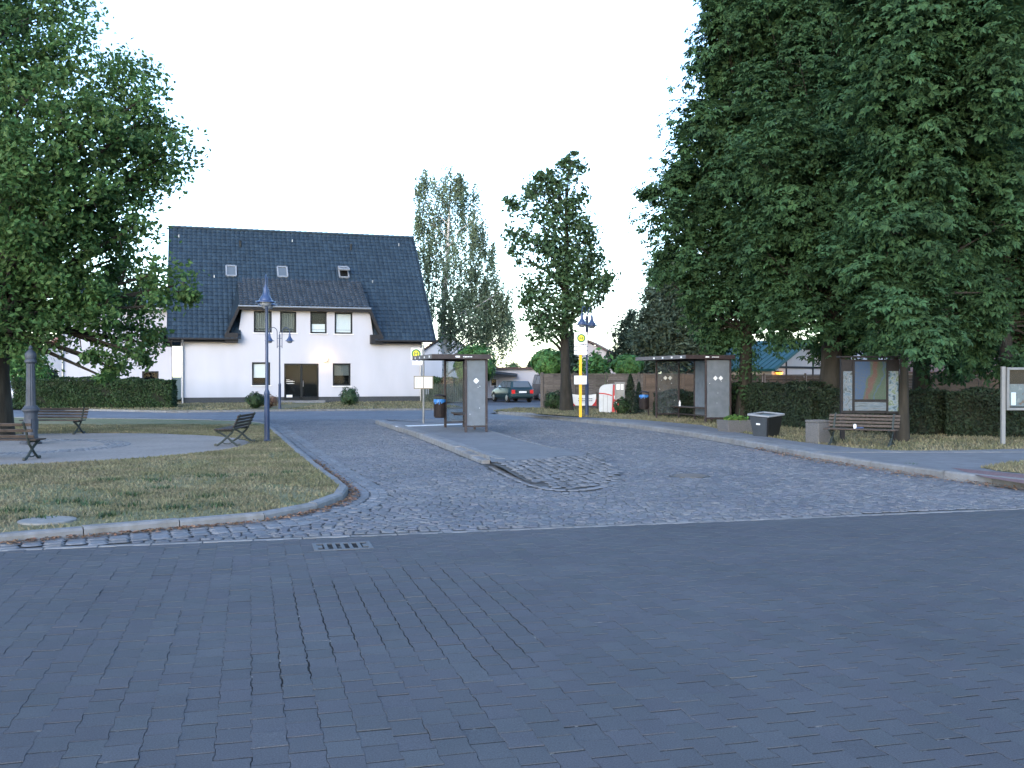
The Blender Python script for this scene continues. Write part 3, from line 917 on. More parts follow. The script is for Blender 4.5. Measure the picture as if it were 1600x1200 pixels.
def big_house():
    h = empty('white_house', (HO[0],HO[1],.06), HY, 'large white rendered house with steep dark tiled roof and wide dormer', 'house')
    L = FX(660); D = 12.6; ZE = 3.95; OV = .45; SO = .78
    RZ = 11.45; RY = D/2
    slope = (RZ-ZE)/(RY+OV)
    def roof_z(y): return ZE + (y+OV)*slope
    xl, xr = FX(379), FX(577); zt = 6.02
    hol = []
    ups = [(396.7,424.9,485.8,519.7),(437.8,463.4,486.6,520),(485,510.8,487,521),(523,551,488,521.7)]
    los = [(393.8,422.3,566,602),(520,548,567.7,602.8)]
    def rect(u0,u1,v0,v1): return (FX(u0),FX(u1),FZ((u0+u1)/2,v1)-.06,FZ((u0+u1)/2,v0)-.06)
    U = [rect(*q) for q in ups]; Lw = [rect(*q) for q in los]; dr = rect(444,498,568,627)
    dr = (dr[0],dr[1],.17,dr[3])
    zs = 3.72
    m = MB()
    wall_holes(m, 0, L, .36, zs, Lw+[(dr[0],dr[1],.36,dr[3])])
    wall_holes(m, xl, xr, zs, zt, U)
    m.face([(xl-.32,0,zs),(xl,0,zs),(xl,0,zt-.1)]); m.face([(xr,0,zs),(xr+.32,0,zs),(xr,0,zt-.1)])
    for x in (0, L):
        m.face([(x,0,.36),(x,0,zs),(x,RY,RZ-.25),(x,D,zs),(x,D,.36)])
    m.face([(0,D,.36),(L,D,.36),(L,D,zs),(0,D,zs)])
    wl = m.build('wall','render_white',h,fix=False)
    p = MB(); p.box(-.0,dr[0]-.02,.03,.3,-.1,.36).box(dr[1]+.02,L,.03,.3,-.1,.36).box(0,.3,.3,D,-.1,.36).box(L-.3,L,.3,D,-.1,.36)
    p.build('plinth','plinth',h)
    cur = [('curtain',0,1,True),('curtain',0,1,True),('blind_white',0,.42,False),('blind_white',0,1,False)]
    lab = ['window with drawn grey curtains','window with drawn grey curtains','dark window with white panel in its lower half','window with white blind fully down']
    for q, c, t in zip(U, cur, lab): window(h, *q, curtain=c, label=t)
    window(h, *Lw[0], curtain=('blind_white',.30,1,False), label='window with white blind most of the way down')
    window(h, *Lw[1], curtain=('curtain',.45,1,False), label='dark window with blind half down')
    # glazed double door
    a,b,c,d = dr
    m = MB(); mid = (a+b)/2
    for x0,x1 in ((a,a+.08),(b-.08,b),(mid-.06,mid+.06)): m.box(x0,x1,.05,.13,c,d-.0)
    m.box(a+.08,b-.08,.05,.13,d-.1,d).box(a+.08,b-.08,.05,.13,c,c+.16)
    door = m.build('door','frame_dark',h)
    for x0,x1 in ((a+.08,mid-.06),(mid+.06,b-.08)):
        MB().box(x0,x1,.08,.088,c+.16,d-.1).build('pane','pane',door)
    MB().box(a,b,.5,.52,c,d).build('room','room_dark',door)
    MB().tube([(mid+.10,.05,1.0),(mid+.10,-.02,1.02),(mid+.10,-.02,1.34),(mid+.10,.05,1.36)],.018,6).build('handle','zinc',door)
    tx = MB()
    for i,(zz,x0,x1) in enumerate(((1.42,.14,.30),(1.34,.14,.52),(1.31,.16,.60),(1.20,.14,.56),(1.17,.22,.60))):
        x = a+x0
        while x < a+x1:
            tx.box(x,x+.05,.074,.077,zz,zz+.022); x += .07
    tx.build('lettering','sill_white',door)
    MB().box(a+.14,a+.5,.04,.05,c+.16,c+.32).build('notice','blind_white',door)
    MB().box(a-.3,b+.3,-.9,.04,-.05,.15).build('door_step','kerb',h)
    # main roof
    n = Vector((0,-slope,1)).normalized(); ey = Vector((0,1,slope)).normalized()
    SL = math.hypot(RY+OV, RZ-ZE); X0, X1 = -SO, L+SO
    tw, tl = .30, .335; nx = int(round((X1-X0)/tw)); ny = int(round(SL/tl)); tw = (X1-X0)/nx; tl = SL/ny
    yb = OV
    def skip(x, s):
        xx = x+X0; y = s*math.cos(math.atan(slope)) - OV
        return (xl-.2 < xx < xr+.2) and y < 2.4
    deck = MB()
    def pt(x,y,dz=0): return (x,y,roof_z(y)+dz)
    for x0,x1,y0 in ((X0,xl-.3,-OV),(xr+.3,X1,-OV),(xl-.3,xr+.3,.15)):
        deck.slab([pt(x0,y0,-.06),pt(x1,y0,-.06),pt(x1,RY,-.06),pt(x0,RY,-.06)], -.12)
    deck.slab([(X0,RY,RZ-.06),(X1,RY,RZ-.06),(X1,D+OV,ZE-.06),(X0,D+OV,ZE-.06)], -.12)
    rf = deck.build('roof','tile_dark',h)
    t = MB(); tiles(t, (X0,-OV,ZE), (1,0,0), ey, n, nx, ny, tw, tl, skip)
    tag(t.build('roof_tiles','tile_dark',rf,fix=False), kind='stuff')
    rt = MB(); k = int((X1-X0)/.35)
    for i in range(k):
        xa = X0+(X1-X0)*i/k; rt.tube([(xa,RY,RZ+.0),(xa+(X1-X0)/k+.03,RY,RZ+.015)],[.10,.12],8)
    rt.build('ridge_tiles','tile_dark',rf,fix=False)
    for x in (X0,X1):
        MB().bar((x,-OV,ZE-.02),(x,RY,RZ+.01),.05,.16,up=(0,0,1)).build('verge_board','tile_dark',rf)
    for x0,x1,nm in ((X0,xl-.32,0),(xr+.32,X1,1)):
        MB().box(x0,x1,-OV+.02,0,ZE-.24,ZE-.20).build('soffit','fascia_brown',h)
        g = MB()
        for i in range(9): pass
        g.tube([(x0,-OV-.06,ZE-.07),(x1,-OV-.06,ZE-.07)],.07,8)
        g.build('gutter','fascia_brown',h,smooth=True)
    # dormer: low front slope, slanting cheeks
    ye, ze, yr = -.42, 6.0, 3.15; zr = roof_z(yr)+.02
    el, er = FX(375,ye), FX(577,ye); rl, rr_ = FX(373,yr), FX(554,yr)
    sl = (zr-ze)/(yr-ye); dn = Vector((0,-sl,1)).normalized(); de = Vector((0,1,sl)).normalized()
    dm = MB(); dm.slab([(el,ye,ze),(er,ye,ze),(rr_+.25,yr,zr),(rl+.1,yr,zr)], -.14)
    dorm = dm.build('dormer_roof','tile_dark',h)
    SLd = math.hypot(yr-ye, zr-ze); nyd = int(round(SLd/.33)); tld = SLd/nyd; nxd = int(round((er-el)/.3)); twd = (er-el)/nxd
    def skd(x, s):
        f = s/SLd; xx = x+el
        return xx < el+(rl+.1-el)*f or xx > er+(rr_+.25-er)*f
    t = MB(); tiles(t, (el,ye,ze+.01), (1,0,0), de, dn, nxd, nyd, twd, tld, skd, amp=.035, lip=.045)
    tag(t.build('roof_tiles','tile_dormer',dorm,fix=False), kind='stuff')
    cl, cr = FX(352,ye), FX(598,ye); zc = ZE+.12
    for (bx,ax,cx) in ((el,rl+.1,cl),(er,rr_+.25,cr)):
        A = Vector((ax,yr,zr)); B = Vector((bx,ye,ze)); Cc = Vector((cx,ye,zc))
        s = MB(); s.add([A,B,Cc,A+Vector((0,0,-.1)),B+Vector((0,0,-.1)),Cc+Vector((0,0,-.1))],[(0,1,2),(5,4,3),(0,3,4,1),(1,4,5,2),(2,5,3,0)])
        ch = s.build('dormer_cheek','tile_dark',h)
        tl_ = MB()
        for i in range(1,15):
            f = i/15; P, Q = A+(Cc-A)*f, B+(Cc-B)*f
            out = (B-A).cross(Cc-A).normalized(); out = out if out.z > 0 else -out
            tl_.bar(P+out*.012, Q+out*.012, .03, .04, up=out)
        tl_.build('cheek_course','tile_dark',ch)
        sgn = -1 if bx == el else 1
        MB().bar(B+Vector((0,-.02,-.06)), Cc+Vector((0,-.02,-.06)), .05, .15, up=(sgn,0,1)).build('verge_board','fascia_brown',ch)
        m = MB(); xw = xl-.3 if sgn < 0 else xr+.3
        inner = xl+.02 if sgn < 0 else xr-.02
        m.slab([(bx,ye,ze-.16),(cx,ye,zc-.16),(cx-sgn*.1,0,zc-.16),(bx,0,ze-.16)], .03); m.build('soffit','fascia_brown',ch)
        x0,x1 = sorted((cx, inner)); x0,x1 = sorted((cx+ (-sgn)*.0, cx - sgn*.75))
        MB().box(x0,x1,-OV-.02,.0,ZE-.26,ZE+.32).build('eave_box','fascia_brown',ch,bevel=.01)
    MB().box(el,er,ye-.02,0,ze-.30,ze-.16).build('dormer_fascia','fascia_brown',dorm)
    MB().tube([(el-.1,ye-.08,ze-.1),(er+.1,ye-.08,ze-.1)],.065,8).build('gutter','zinc',dorm,smooth=True)
    # roof windows
    for i,(u,v,op) in enumerate(((361.5,424,False),(441.5,425.5,False),(537,427,True))):
        best = min((abs(FZ(u,v,y)-.06-roof_z(y)), y) for y in [k*.02 for k in range(0,320)])[1]
        x = FX(u,best); y = best; w_, l_ = .30, .47
        O = Vector((x,y,roof_z(y))) + n*.05
        ex = Vector((1,0,0))
        def ring(mb, tilt=0.0, up=0.0):
            a2 = ey*math.cos(tilt) - n*math.sin(tilt)*-1
            for q0,q1 in (((-w_,-l_),(w_,-l_)),((w_,-l_),(w_,l_)),((w_,l_),(-w_,l_)),((-w_,l_),(-w_,-l_))):
                mb.bar(O+ex*q0[0]+a2*q0[1]+n*up, O+ex*q1[0]+a2*q1[1]+n*up, .09,.10, up=n)
            return a2
        m = MB(); ring(m); sk = m.build('roof_window','tub_rim',rf)
        tag(sk, 'tilted open roof window' if op else None)
        MB().add([O+ex*-w_+ey*-l_,O+ex*w_+ey*-l_,O+ex*w_+ey*l_,O+ex*-w_+ey*l_],[(0,1,2,3)]).build('opening' if op else 'pane','room_dark' if op else 'car_glass',sk,fix=False)
        if op:
            O = O + n*.28 + ey*.12; m = MB(); a2 = ring(m, -R(32)); sash = m.build('sash','tub_rim',sk)
            MB().add([O+ex*-w_+a2*-l_,O+ex*w_+a2*-l_,O+ex*w_+a2*l_,O+ex*-w_+a2*l_],[(0,1,2,3)]).build('pane','car_glass',sk,fix=False)
    for (u,v,hh) in ((376,385,.35),(549,390,.35),(287,466,1.0)):
        best = min((abs(FZ(u,v,y)-.06-roof_z(y)), y) for y in [k*.02 for k in range(0,320)])[1]
        x = FX(u,best); z = roof_z(best)
        MB().lathe([(.07,-.2),(.07,hh*.8),(.10,hh*.8),(.10,hh),(.03,hh+.03)],(x,best,z),10).build('vent_pipe','frame_dark',rf)
    for (u,v) in ((280,371),(457,378),(623,384),(335,434),(582,442)):
        best = min((abs(FZ(u,v,y)-.06-roof_z(y)), y) for y in [k*.02 for k in range(0,320)])[1]
        x = FX(u,best); MB().box(x-.03,x+.03,best-.08,best+.0,roof_z(best)-.02,roof_z(best)+.16).build('roof_hook','zinc',rf)
    # downpipes
    for x in (FX(285.5,-.1), FX(657.5,-.1)):
        MB().tube([(x,-OV-.05,ZE-.12),(x,-.35,ZE-.35),(x,-.11,ZE-.5),(x,-.11,0)],.05,8).build('downpipe','zinc',h,smooth=True)
    MB().box(.02,.02+.16,-.05,-.003,.36,zs-.02).build('corner_board','render_white_b',h)
    # lit globe lamp by the door
    lx, lz = FX(508,-.15), FZ(508,561.5)-.06
    lamp = MB().box(lx-.09,lx+.09,-.06,0,lz-.16,lz-.02).build('wall_lamp','pvc_white',h)
    MB().lathe([(.02,-.15),(.10,-.13),(.16,-.04),(.165,.03),(.12,.12),(.03,.16)],(lx,-.16,lz),14).build('globe','lamp_glow',lamp,smooth='full')
    ld = bpy.data.lights.new('wall_lamp_light','POINT'); ld.energy = 6; ld.color = (1,.58,.22); ld.shadow_soft_size = .17
    lo = bpy.data.objects.new('wall_lamp_light', ld); link(lo, lamp); lo.location = (lx,-.42,lz)
big_house()

# ---- the paler wing left of it, mostly behind the oak
def wing():
    o = (HO[0]-.6*cH-sH*2.0, HO[1]-.6*sH+cH*2.0)
    w = empty('white_wing', (o[0],o[1],.05), HY, 'pale two storey house behind the clipped hedge, left of the dark roofed house', 'house')
    fx = lambda u: FX(u,0,o); fz = lambda u,v: FZ(u,v,0,o)-.05
    x0 = fx(97); x1 = -.05; D = 9
    hs = [(fx(223),fx(247.5),fz(235,540.5),fz(235,515.5)), (fx(222),fx(248),fz(235,603),fz(235,580)), (fx(254),fx(268.5),fz(261,542),fz(261,512))]
    m = MB(); wall_holes(m, x0, x1, 0, 6.0, hs)
    m.face([(x0,0,0),(x0,0,6),(x0,D/2,7.1),(x0,D,6),(x0,D,0)]); m.face([(x1,0,0),(x1,0,6),(x1,D/2,7.1),(x1,D,6),(x1,D,0)])
    m.face([(x0,D,0),(x1,D,0),(x1,D,6),(x0,D,6)])
    m.build('wall','render_white_b',w,fix=False)
    window(w,*hs[0],curtain=('blind_white',0,1,False),label='window with white blind'); window(w,*hs[1],sill=False); window(w,*hs[2],sill=False)
    r = MB(); r.slab([(x0-.4,-.4,5.8),(x1,-.4,5.8),(x1,D/2,7.2),(x0-.4,D/2,7.2)],.15); r.slab([(x0-.4,D/2,7.2),(x1,D/2,7.2),(x1,D+.4,5.8),(x0-.4,D+.4,5.8)],.15)
    r.build('roof','tile_dark',w)
    MB().tube([(x0+.05,-.08,5.7),(x0+.05,-.08,0)],.05,8).build('downpipe','zinc',w)
    MB().box(x0-.4,x1,-.52,-.40,5.72,5.84).build('gutter','zinc',w)
wing()

def gable_house(name, label, corner, yaw, Lx, Dy, ze, zr, wall, roof, ridge='x', ov=.3, holes=(), base=-.05, mull=False, frame='pvc_white', cat='house'):
    """simple gabled house; local x along the front"""
    h = empty(name, (corner[0],corner[1],base), yaw, label, cat)
    m = MB(); wall_holes(m, 0, Lx, 0, ze, list(holes), depth=.12)
    if ridge == 'x':
        for x in (0,Lx): m.face([(x,0,0),(x,0,ze),(x,Dy/2,zr-.12),(x,Dy,ze),(x,Dy,0)])
        m.face([(0,Dy,0),(Lx,Dy,0),(Lx,Dy,ze),(0,Dy,ze)])
    else:
        m.face([(0,0,ze),(Lx,0,ze),(Lx/2,0,zr-.12)]); m.face([(0,Dy,0),(Lx,Dy,0),(Lx,Dy,ze),(Lx/2,Dy,zr-.12),(0,Dy,ze)])
        for x in (0,Lx): m.face([(x,0,0),(x,Dy,0),(x,Dy,ze),(x,0,ze)])
    m.build('wall',wall,h,fix=False)
    for q in holes: window(h,*q,frame=frame,mull=mull,sill=False,fw=.06,y=.05)
    r = MB()
    if ridge == 'x':
        s = (zr-ze)/(Dy/2); e = ze-ov*s
        r.slab([(-ov,-ov,e),(Lx+ov,-ov,e),(Lx+ov,Dy/2,zr),(-ov,Dy/2,zr)],.14); r.slab([(-ov,Dy/2,zr),(Lx+ov,Dy/2,zr),(Lx+ov,Dy+ov,e),(-ov,Dy+ov,e)],.14)
    else:
        s = (zr-ze)/(Lx/2); e = ze-ov*s
        r.slab([(-ov,Dy+ov,e),(-ov,-ov,e),(Lx/2,-ov,zr),(Lx/2,Dy+ov,zr)],.14); r.slab([(Lx/2,Dy+ov,zr),(Lx/2,-ov,zr),(Lx+ov,-ov,e),(Lx+ov,Dy+ov,e)],.14)
    rf = r.build('roof',roof,h)
    return h, rf

# far house with a red roof, glimpsed left of the wing
gable_house('red_roofed_house','small white house with red tiled roof far behind the hedge on the left', (-45,92), R(30), 9, 8, 3.2, 6.4, 'render_white','tile_red','y',
            holes=[(1.5,2.7,1.2,2.4),(6,7.2,1.2,2.4)])
# white gable behind the near bus shelter and its lean-to
gable_house('gabled_house','white gabled house behind the round crowned tree and near bus shelter', (-11.5,96), R(4), 10.4, 10, 2.3, 5.8, 'render_white','tile_brown','y',
            holes=[(1.2,2.2,.9,2.0)])
def leanto():
    d = 71; a = AT(760,600,d)[0]; b = AT(862,600,d)[0]
    h = empty('garage', (a,d,0), 0, 'low white garage with small square window behind the parked estate car', 'garage')
    top = AT(0,576.5,d)[2]
    hx = [AT(764.5,0,d)[0]-a, AT(777.5,0,d)[0]-a]; hz = [AT(0,604.5,d)[2], AT(0,590.5,d)[2]]
    hx[0] += .05
    m = MB(); wall_holes(m, -.6, b-a, .15, top, [(hx[0],hx[1],hz[0],hz[1])]); m.face([(b-a,0,.15),(b-a,6,.15),(b-a,6,top),(b-a,0,top)]); m.face([(-.6,0,.15),(-.6,6,.15),(-.6,6,top),(-.6,0,top)])
    m.build('wall','render_white',h,fix=False)
    MB().box(-.6,b-a,.02,.3,-.1,.15).build('plinth','plinth',h)
    MB().box(-.7,b-a+.2,-.25,6.2,top,top+.12).build('roof','tile_brown',h)
    window(h,hx[0],hx[1],hz[0],hz[1],y=.05,fw=.10,frame='pvc_white',sill=False)
    xr = AT(808,0,d)[0]-a; z0 = AT(0,581,d)[2]; z1 = AT(0,586.5,d)[2]
    MB().slab([(-.6,-.9,z0-.06),(xr,-.9,z1-.08),(xr,-.01,z1+.05),(-.6,-.01,z0+.1)],.08).build('canopy','plinth',h)
    return h
leanto()
gable_house('brown_roofed_house','far house whose red brown roof rises behind the globe tree', (3.0,98), R(-10), 9, 9, 2.8, 5.2, 'wall_pink','tile_brown','y')
# turquoise roofed bungalow behind the fence
h, rf = gable_house('teal_roofed_house','low bungalow with turquoise metal roof behind the wooden fence', (14.4,55), R(45), 7.0, 7.5, 2.25, 3.75, 'wall_pink','tile_teal','y', ov=.5,
            holes=[(2.0,2.75,.9,1.75),(3.2,3.95,.9,1.75)], frame='pvc_white')
m = MB()
for k in range(24):
    y = -.4 + k*.36
    m.bar((-.5,y,2.25-.5*.4286+.15),(3.45,y,3.75+.13),.05,.05)
m.build('roof_rib','tile_teal',rf)
for x in (1.55,4.6): MB().box(x-.06,x+.06,-.04,0,0,2.9).build('timber_post','fascia_brown',h)
MB().box(0,7,-.05,0,2.2,2.32).build('timber_beam','fascia_brown',h)
lamp = MB().box(.25,.65,-.30,-.05,1.98,2.06).build('porch_lamp','fascia_brown',h)
MB().lathe([(.02,-.14),(.16,-.10),(.2,-.02),(.2,0)],(.45,-.2,1.98),10).build('globe','lamp_orange',lamp,smooth='full')
ld = bpy.data.lights.new('porch_light','POINT'); ld.energy = 5; ld.color = (1,.5,.15); ld.shadow_soft_size = .15
lo = bpy.data.objects.new('porch_light',ld); link(lo,lamp); lo.location = (.45,-.5,1.85)
# pale cottage glimpsed under the right-hand trees
gable_house('pale_cottage','pale yellowish cottage glimpsed under the chestnut crowns on the far right', (23,58), R(12), 9, 8, 2.1, 4.8, 'render_white','tile_brown','x',
            holes=[(1.2,2.3,.8,1.7),(5,6.1,.8,1.7)])
# ================================================================== STREET FURNITURE
# ---- double-armed lamp posts
def make_lamp(name, loc, rz, label):
    t = empty(name, loc, rz, label, 'street lamp', 'blue double armed lamp posts')
    m = MB(); m.lathe([(.09,-.05),(.09,.03),(.068,.05),(.066,1.15),(.072,1.17),(.072,1.22),(.05,1.27),(.040,1.30),(.036,3.5),(.034,3.62),(.03,3.66)],n=14)
    m.build('pole','lamp_blue',t,smooth=True)
    MB().lathe([(.03,3.62),(.045,3.66),(.03,3.72),(.012,3.78),(.02,3.82),(.004,3.9)],n=10).build('finial','lamp_blue',t,smooth=True)
    for s in (-1,1):
        pts = [(s*.12,0,3.05),(s*.12,0,3.85)]
        for k in range(1,11):
            a = math.pi*k/10; pts.append((s*(.12+.19*(1-math.cos(a))),0,3.85+.24*math.sin(a)))
        pts.append((s*.50,0,3.80))
        arm = MB().tube(pts,.019,8).build('arm','lamp_blue',t,smooth=True)
        b = MB(); b.tube([(0,0,3.15),(s*.12,0,3.15)],.014,6).tube([(0,0,3.55),(s*.12,0,3.55)],.014,6); b.build('bracket','lamp_blue',arm)
        sh = MB().lathe([(.022,3.84),(.03,3.80),(.05,3.76),(.055,3.68),(.075,3.60),(.12,3.53),(.15,3.49),(.155,3.455),(.235,3.425),(.24,3.405),(.15,3.42),(.02,3.46)],(s*.50,0,0),20).build('lamp_shade','lamp_shade',t,smooth=True)
        MB().lathe([(.145,3.415),(.14,3.37),(.10,3.32),(.03,3.30)],(s*.50,0,0),16).build('lens','lamp_lens',sh,smooth='full')
    return t
x,y = G(417,690,LH); make_lamp('street_lamp', (x,y,LH), R(101), 'nearest blue lamp post, on the lawn corner beside the side-on bench')
x,y = G(437,638.5,.07); make_lamp('street_lamp', (x,y,.07), R(6), 'slim blue lamp post with two lanterns before the white house door')
x,y = G(917,650,VH); L3 = make_lamp('street_lamp', (x,y,VH), R(64), 'blue lamp post behind the yellow bus stop pole'); L3.scale = (1.08,1.08,1.08)

# ---- benches: wooden slats on scrolled iron X-legs
def make_bench(loc, rz, label, wood='wood_old', n_back=4, L=1.75):
    t = empty('park_bench', loc, rz, label, 'bench', 'slatted park benches')
    hx = L/2
    for i,y in enumerate((-.24,-.155,-.07,.015,.10)):
        MB().box(-hx,hx,y-.033,y+.033,.375,.405).build('seat_slat',wood,t,bevel=.006)
    for i in range(n_back):
        f = i/(n_back-1); z = .46+.23*f; y = .175+.10*f
        MB().bar((-hx,y,z),(hx,y,z),.028,.058,up=(0,.40,.92)).build('back_slat',wood,t,bevel=.005)
    for s in (-1,1):
        x = s*(hx-.14); m = MB(); r = .027
        m.tube([(x,-.26,.02),(x,-.22,.03),(x,-.12,.10),(x,0,.21),(x,.10,.31),(x,.15,.40),(x,.20,.55),(x,.285,.70),(x,.315,.735)],r,6)
        m.tube([(x,.27,.02),(x,.22,.03),(x,.12,.10),(x,0,.21),(x,-.14,.30),(x,-.25,.355),(x,-.275,.385)],r,6)
        m.tube([(x,-.25,.352),(x,.14,.352)],.019,6)
        for cy_ in (-.265,.275):
            m.lathe([(.034,-.022),(.034,.022)],(x,cy_,.032),10,axis='x')
        m.tube([(x,-.14,.10),(x,-.05,.06),(x,.05,.06),(x,.14,.10)],.013,6)
        m.build('leg','cast_iron',t,smooth=True)
    return t
x,y = G(-8,718,LH); make_bench((x,y,LH), R(180-3), 'bench with its dark wooden back to the viewer, at the lower left', 'wood_dark', 3)
x,y = G(84,678,LH); make_bench((x,y,LH), R(-6), 'bench facing the viewer on the far side of the gravel, before the hedge')
x,y = G(367,694,LH); make_bench((x,y,LH), R(-88), 'bench seen side-on with scrolled legs at the gravel edge near the lamp post', 'wood_dark')
x,y = G(1346,697,VH); make_bench((x,y,VH), R(-33), 'slatted bench under the chestnut trees before the map board', L=1.6)
bx,by,bz = x,y,VH
m = MB(); m.lathe([(.02,0),(.04,.005),(.045,.03),(.044,.10),(.036,.125),(.02,.14)],n=12)
o = m.build('drink_can','plastic_white',smooth=True); o.scale=(.75,.75,.75); ax,ay,az = AT(1336,672,y-.0); o.location = (ax+.0,ay,VH+.405); tag(o,'white can left standing on the bench under the chestnuts','can')
m = MB(); m.prism([(-.10,-.05),(.06,-.06),(.10,0),(.04,.06),(-.08,.05)],0,.035); o = m.build('crumpled_bag','lamp_shade',bevel=.012); o.location = (ax+.12,ay+.02,VH+.405)
tag(o,'small dark crumpled bag lying beside the white can','bag')

# ---- grey cast iron column on the gravel
x,y = G(48,694,LH)
col = empty('iron_column',(x,y,LH),0,'grey fluted cast iron column standing on the gravel circle','column')
MB().lathe([(.26,-.02),(.26,.06),(.22,.07),(.21,.12),(.17,.15),(.16,.20)],n=8).build('base','column_grey',col)
MB().lathe([(.155,.20),(.15,.24),(.15,.72),(.16,.76),(.20,.80),(.20,.84),(.16,.88),(.14,.92)],n=24).build('lower_drum','column_grey',col,smooth=True)
m = MB(); prof=[]; n_=48; vs=[]; zs=[.92,1.0,1.3,1.7,1.92]; rs=[.118,.112,.106,.100,.098]
for z_,r_ in zip(zs,rs):
    for k in range(n_):
        a=2*math.pi*k/n_; q=r_*(1-.07*(k%4 in (0,)) -.035*(k%4 in (1,3))); vs.append((q*math.cos(a),q*math.sin(a),z_))
m.add(vs,[(i*n_+k,i*n_+(k+1)%n_,(i+1)*n_+(k+1)%n_,(i+1)*n_+k) for i in range(4) for k in range(n_)])
m.build('fluted_shaft','column_grey',col)
MB().lathe([(.10,1.92),(.135,1.95),(.135,1.99),(.11,2.02),(.13,2.08),(.125,2.16),(.07,2.22),(.035,2.25),(.05,2.29),(.03,2.33),(.005,2.36)],n=24).build('cap','column_grey',col,smooth=True)
m = MB(); 
for k in range(4):
    a=k*math.pi/2+.4; m.box(.13*math.cos(a)-.03,.13*math.cos(a)+.03,.13*math.sin(a)-.03,.13*math.sin(a)+.03,.35,.6)
m.build('relief_panel','column_grey',col,bevel=.01)

# ---- bus shelters
def diamond(mb, c, ex, s, off):
    c = Vector(c); ex = Vector(ex); n = ex.cross(Vector((0,0,1)))
    mb.slab([c+n*off+ex*-s, c+n*off+Vector((0,0,-s)), c+n*off+ex*s, c+n*off+Vector((0,0,s))], .002)
def shelter(name, loc, rz, L, Wd, ret, H, npan, label, missing=(), frost_back=(), near_label=None, overhang=.10):
    """local: x across (back wall at x=0, open to -x), y along the kerb from near (0) to far (L)"""
    t = empty(name, loc, rz, label, 'bus shelter', 'brown framed bus shelters')
    ps = .062
    def post(x,y): MB().box(x-ps/2,x+ps/2,y-ps/2,y+ps/2,-.02,H-.10).build('post','shelter_brown',t,bevel=.006)
    ys = [L*i/npan for i in range(npan+1)]
    for y in ys: post(0,y)
    post(-ret,0); post(-ret,L)
    for y0,y1 in zip(ys[:-1],ys[1:]):
        MB().box(-.02,.02,y0+ps/2,y1-ps/2,.14,.18).build('rail','shelter_brown',t); MB().box(-.02,.02,y0+ps/2,y1-ps/2,H-.16,H-.12).build('rail','shelter_brown',t)
    for y in (0,L):
        MB().box(-ret+ps/2,-ps/2,y-.02,y+.02,.14,.18).build('rail','shelter_brown',t); MB().box(-ret+ps/2,-ps/2,y-.02,y+.02,H-.16,H-.12).build('rail','shelter_brown',t)
    for i,(y0,y1) in enumerate(zip(ys[:-1],ys[1:])):
        if i in missing: continue
        p = MB().box(-.005,.005,y0+ps/2+.004,y1-ps/2-.004,.19,H-.17).build('glass_panel','glass_frosted' if i in frost_back else 'glass_clear',t)
    for y,mat in ((0,'glass_frosted'),(L,'glass_clear')):
        far_plain = (y == L and L < 3)
        p = MB().box(-ret+ps/2+.004,-ps/2-.004,y-.005,y+.005,.19,H-.17).build('glass_panel',mat,t)
        s = MB()
        if far_plain: continue
        for dx in ((0,) if L < 3 else (-.10,.10)): diamond(s,(-ret/2+dx,y,H*.66),(1,0,0),.085,.007)
        for k in range(4): 
            xx,zz = random.uniform(-ret+.1,-.1), random.uniform(.5,1.6); s.box(xx-.01,xx+.01,y-.009,y-.006,zz,zz+.02)
        s.build('sticker','sticker',p)
    # roof with a deep fascia
    x0,x1,y0,y1 = -Wd, overhang, -.14, L+.14
    rf = MB().box(x0+.03,x1-.03,y0+.03,y1-.03,H-.05,H-.01).build('roof','shelter_grey',t)
    MB().box(x0,x1,y0,y0+.03,H-.13,H).build('fascia','shelter_brown',rf)
    MB().box(x0,x1,y1-.03,y1,H-.13,H).build('fascia','shelter_brown',rf)
    tag(MB().box(x0,x0+.03,y0+.03,y1-.03,H-.128,H-.002).build('fascia','shelter_grey',rf),'road-side fascia painted grey as the lit face')  # light on this face of the roof edge put into a paler colour
    MB().box(x1-.03,x1,y0+.03,y1-.03,H-.13,H).build('fascia','shelter_brown',rf)
    m = MB()
    for i in range(4): m.box(x0-.006,x0,y0+.3+i*.75,y0+.42+i*.75,H-.10,H-.04)
    m.box(x0+Wd*.42,x0+Wd*.5,y0-.004,y0,H-.09,H-.045)
    for k in range(6): m.box(x0+Wd*.56+k*.045,x0+Wd*.56+k*.045+.03,y0-.004,y0,H-.085,H-.055)
    m.build('sticker','sticker',rf)
    for yy in ys: MB().box(-Wd+.05,0,yy-.03,yy+.03,H-.12,H-.052).build('rafter','shelter_brown',rf)
    # bench along the back wall
    sb = MB(); 
    for k in range(3): sb.box(-.46+k*.13,-.46+k*.13+.11,.35,L-.25,.44,.475)
    seat = sb.build('seat','wood_dark',t,bevel=.004)
    for yy in (.6,L-.5): MB().box(-.44,-.03,yy-.02,yy+.02,.39,.438).build('bracket','shelter_brown',seat)
    return t
SY = R(15.7)
x,y = G(760,675,IH); shelter('bus_shelter',(x,y,IH),SY,2.85,1.60,.60,2.20,2,'brown framed bus shelter standing on the traffic island',missing=(),frost_back=())
x,y = G(1141,660.5,SWH); shelter('bus_shelter',(x,y,SWH),SY,4.05,1.72,.92,2.30,3,'longer brown bus shelter on the right pavement by the hedge',missing=(2,),frost_back=(0,1))
o = MB().lathe([(.02,0),(.034,.004),(.035,.12),(.03,.15),(.012,.18),(.012,.22)],n=10).build('bottle','plastic_white',smooth=True)
_s = [q for q in C.objects if q.name.startswith('bus_shelter')][-1]
o.location = Vector(_s.location) + Matrix.Rotation(SY,3,'Z') @ Vector((-.36,3.2,.475)); tag(o,'small pale bottle standing on the bench of the right bus shelter','bottle')

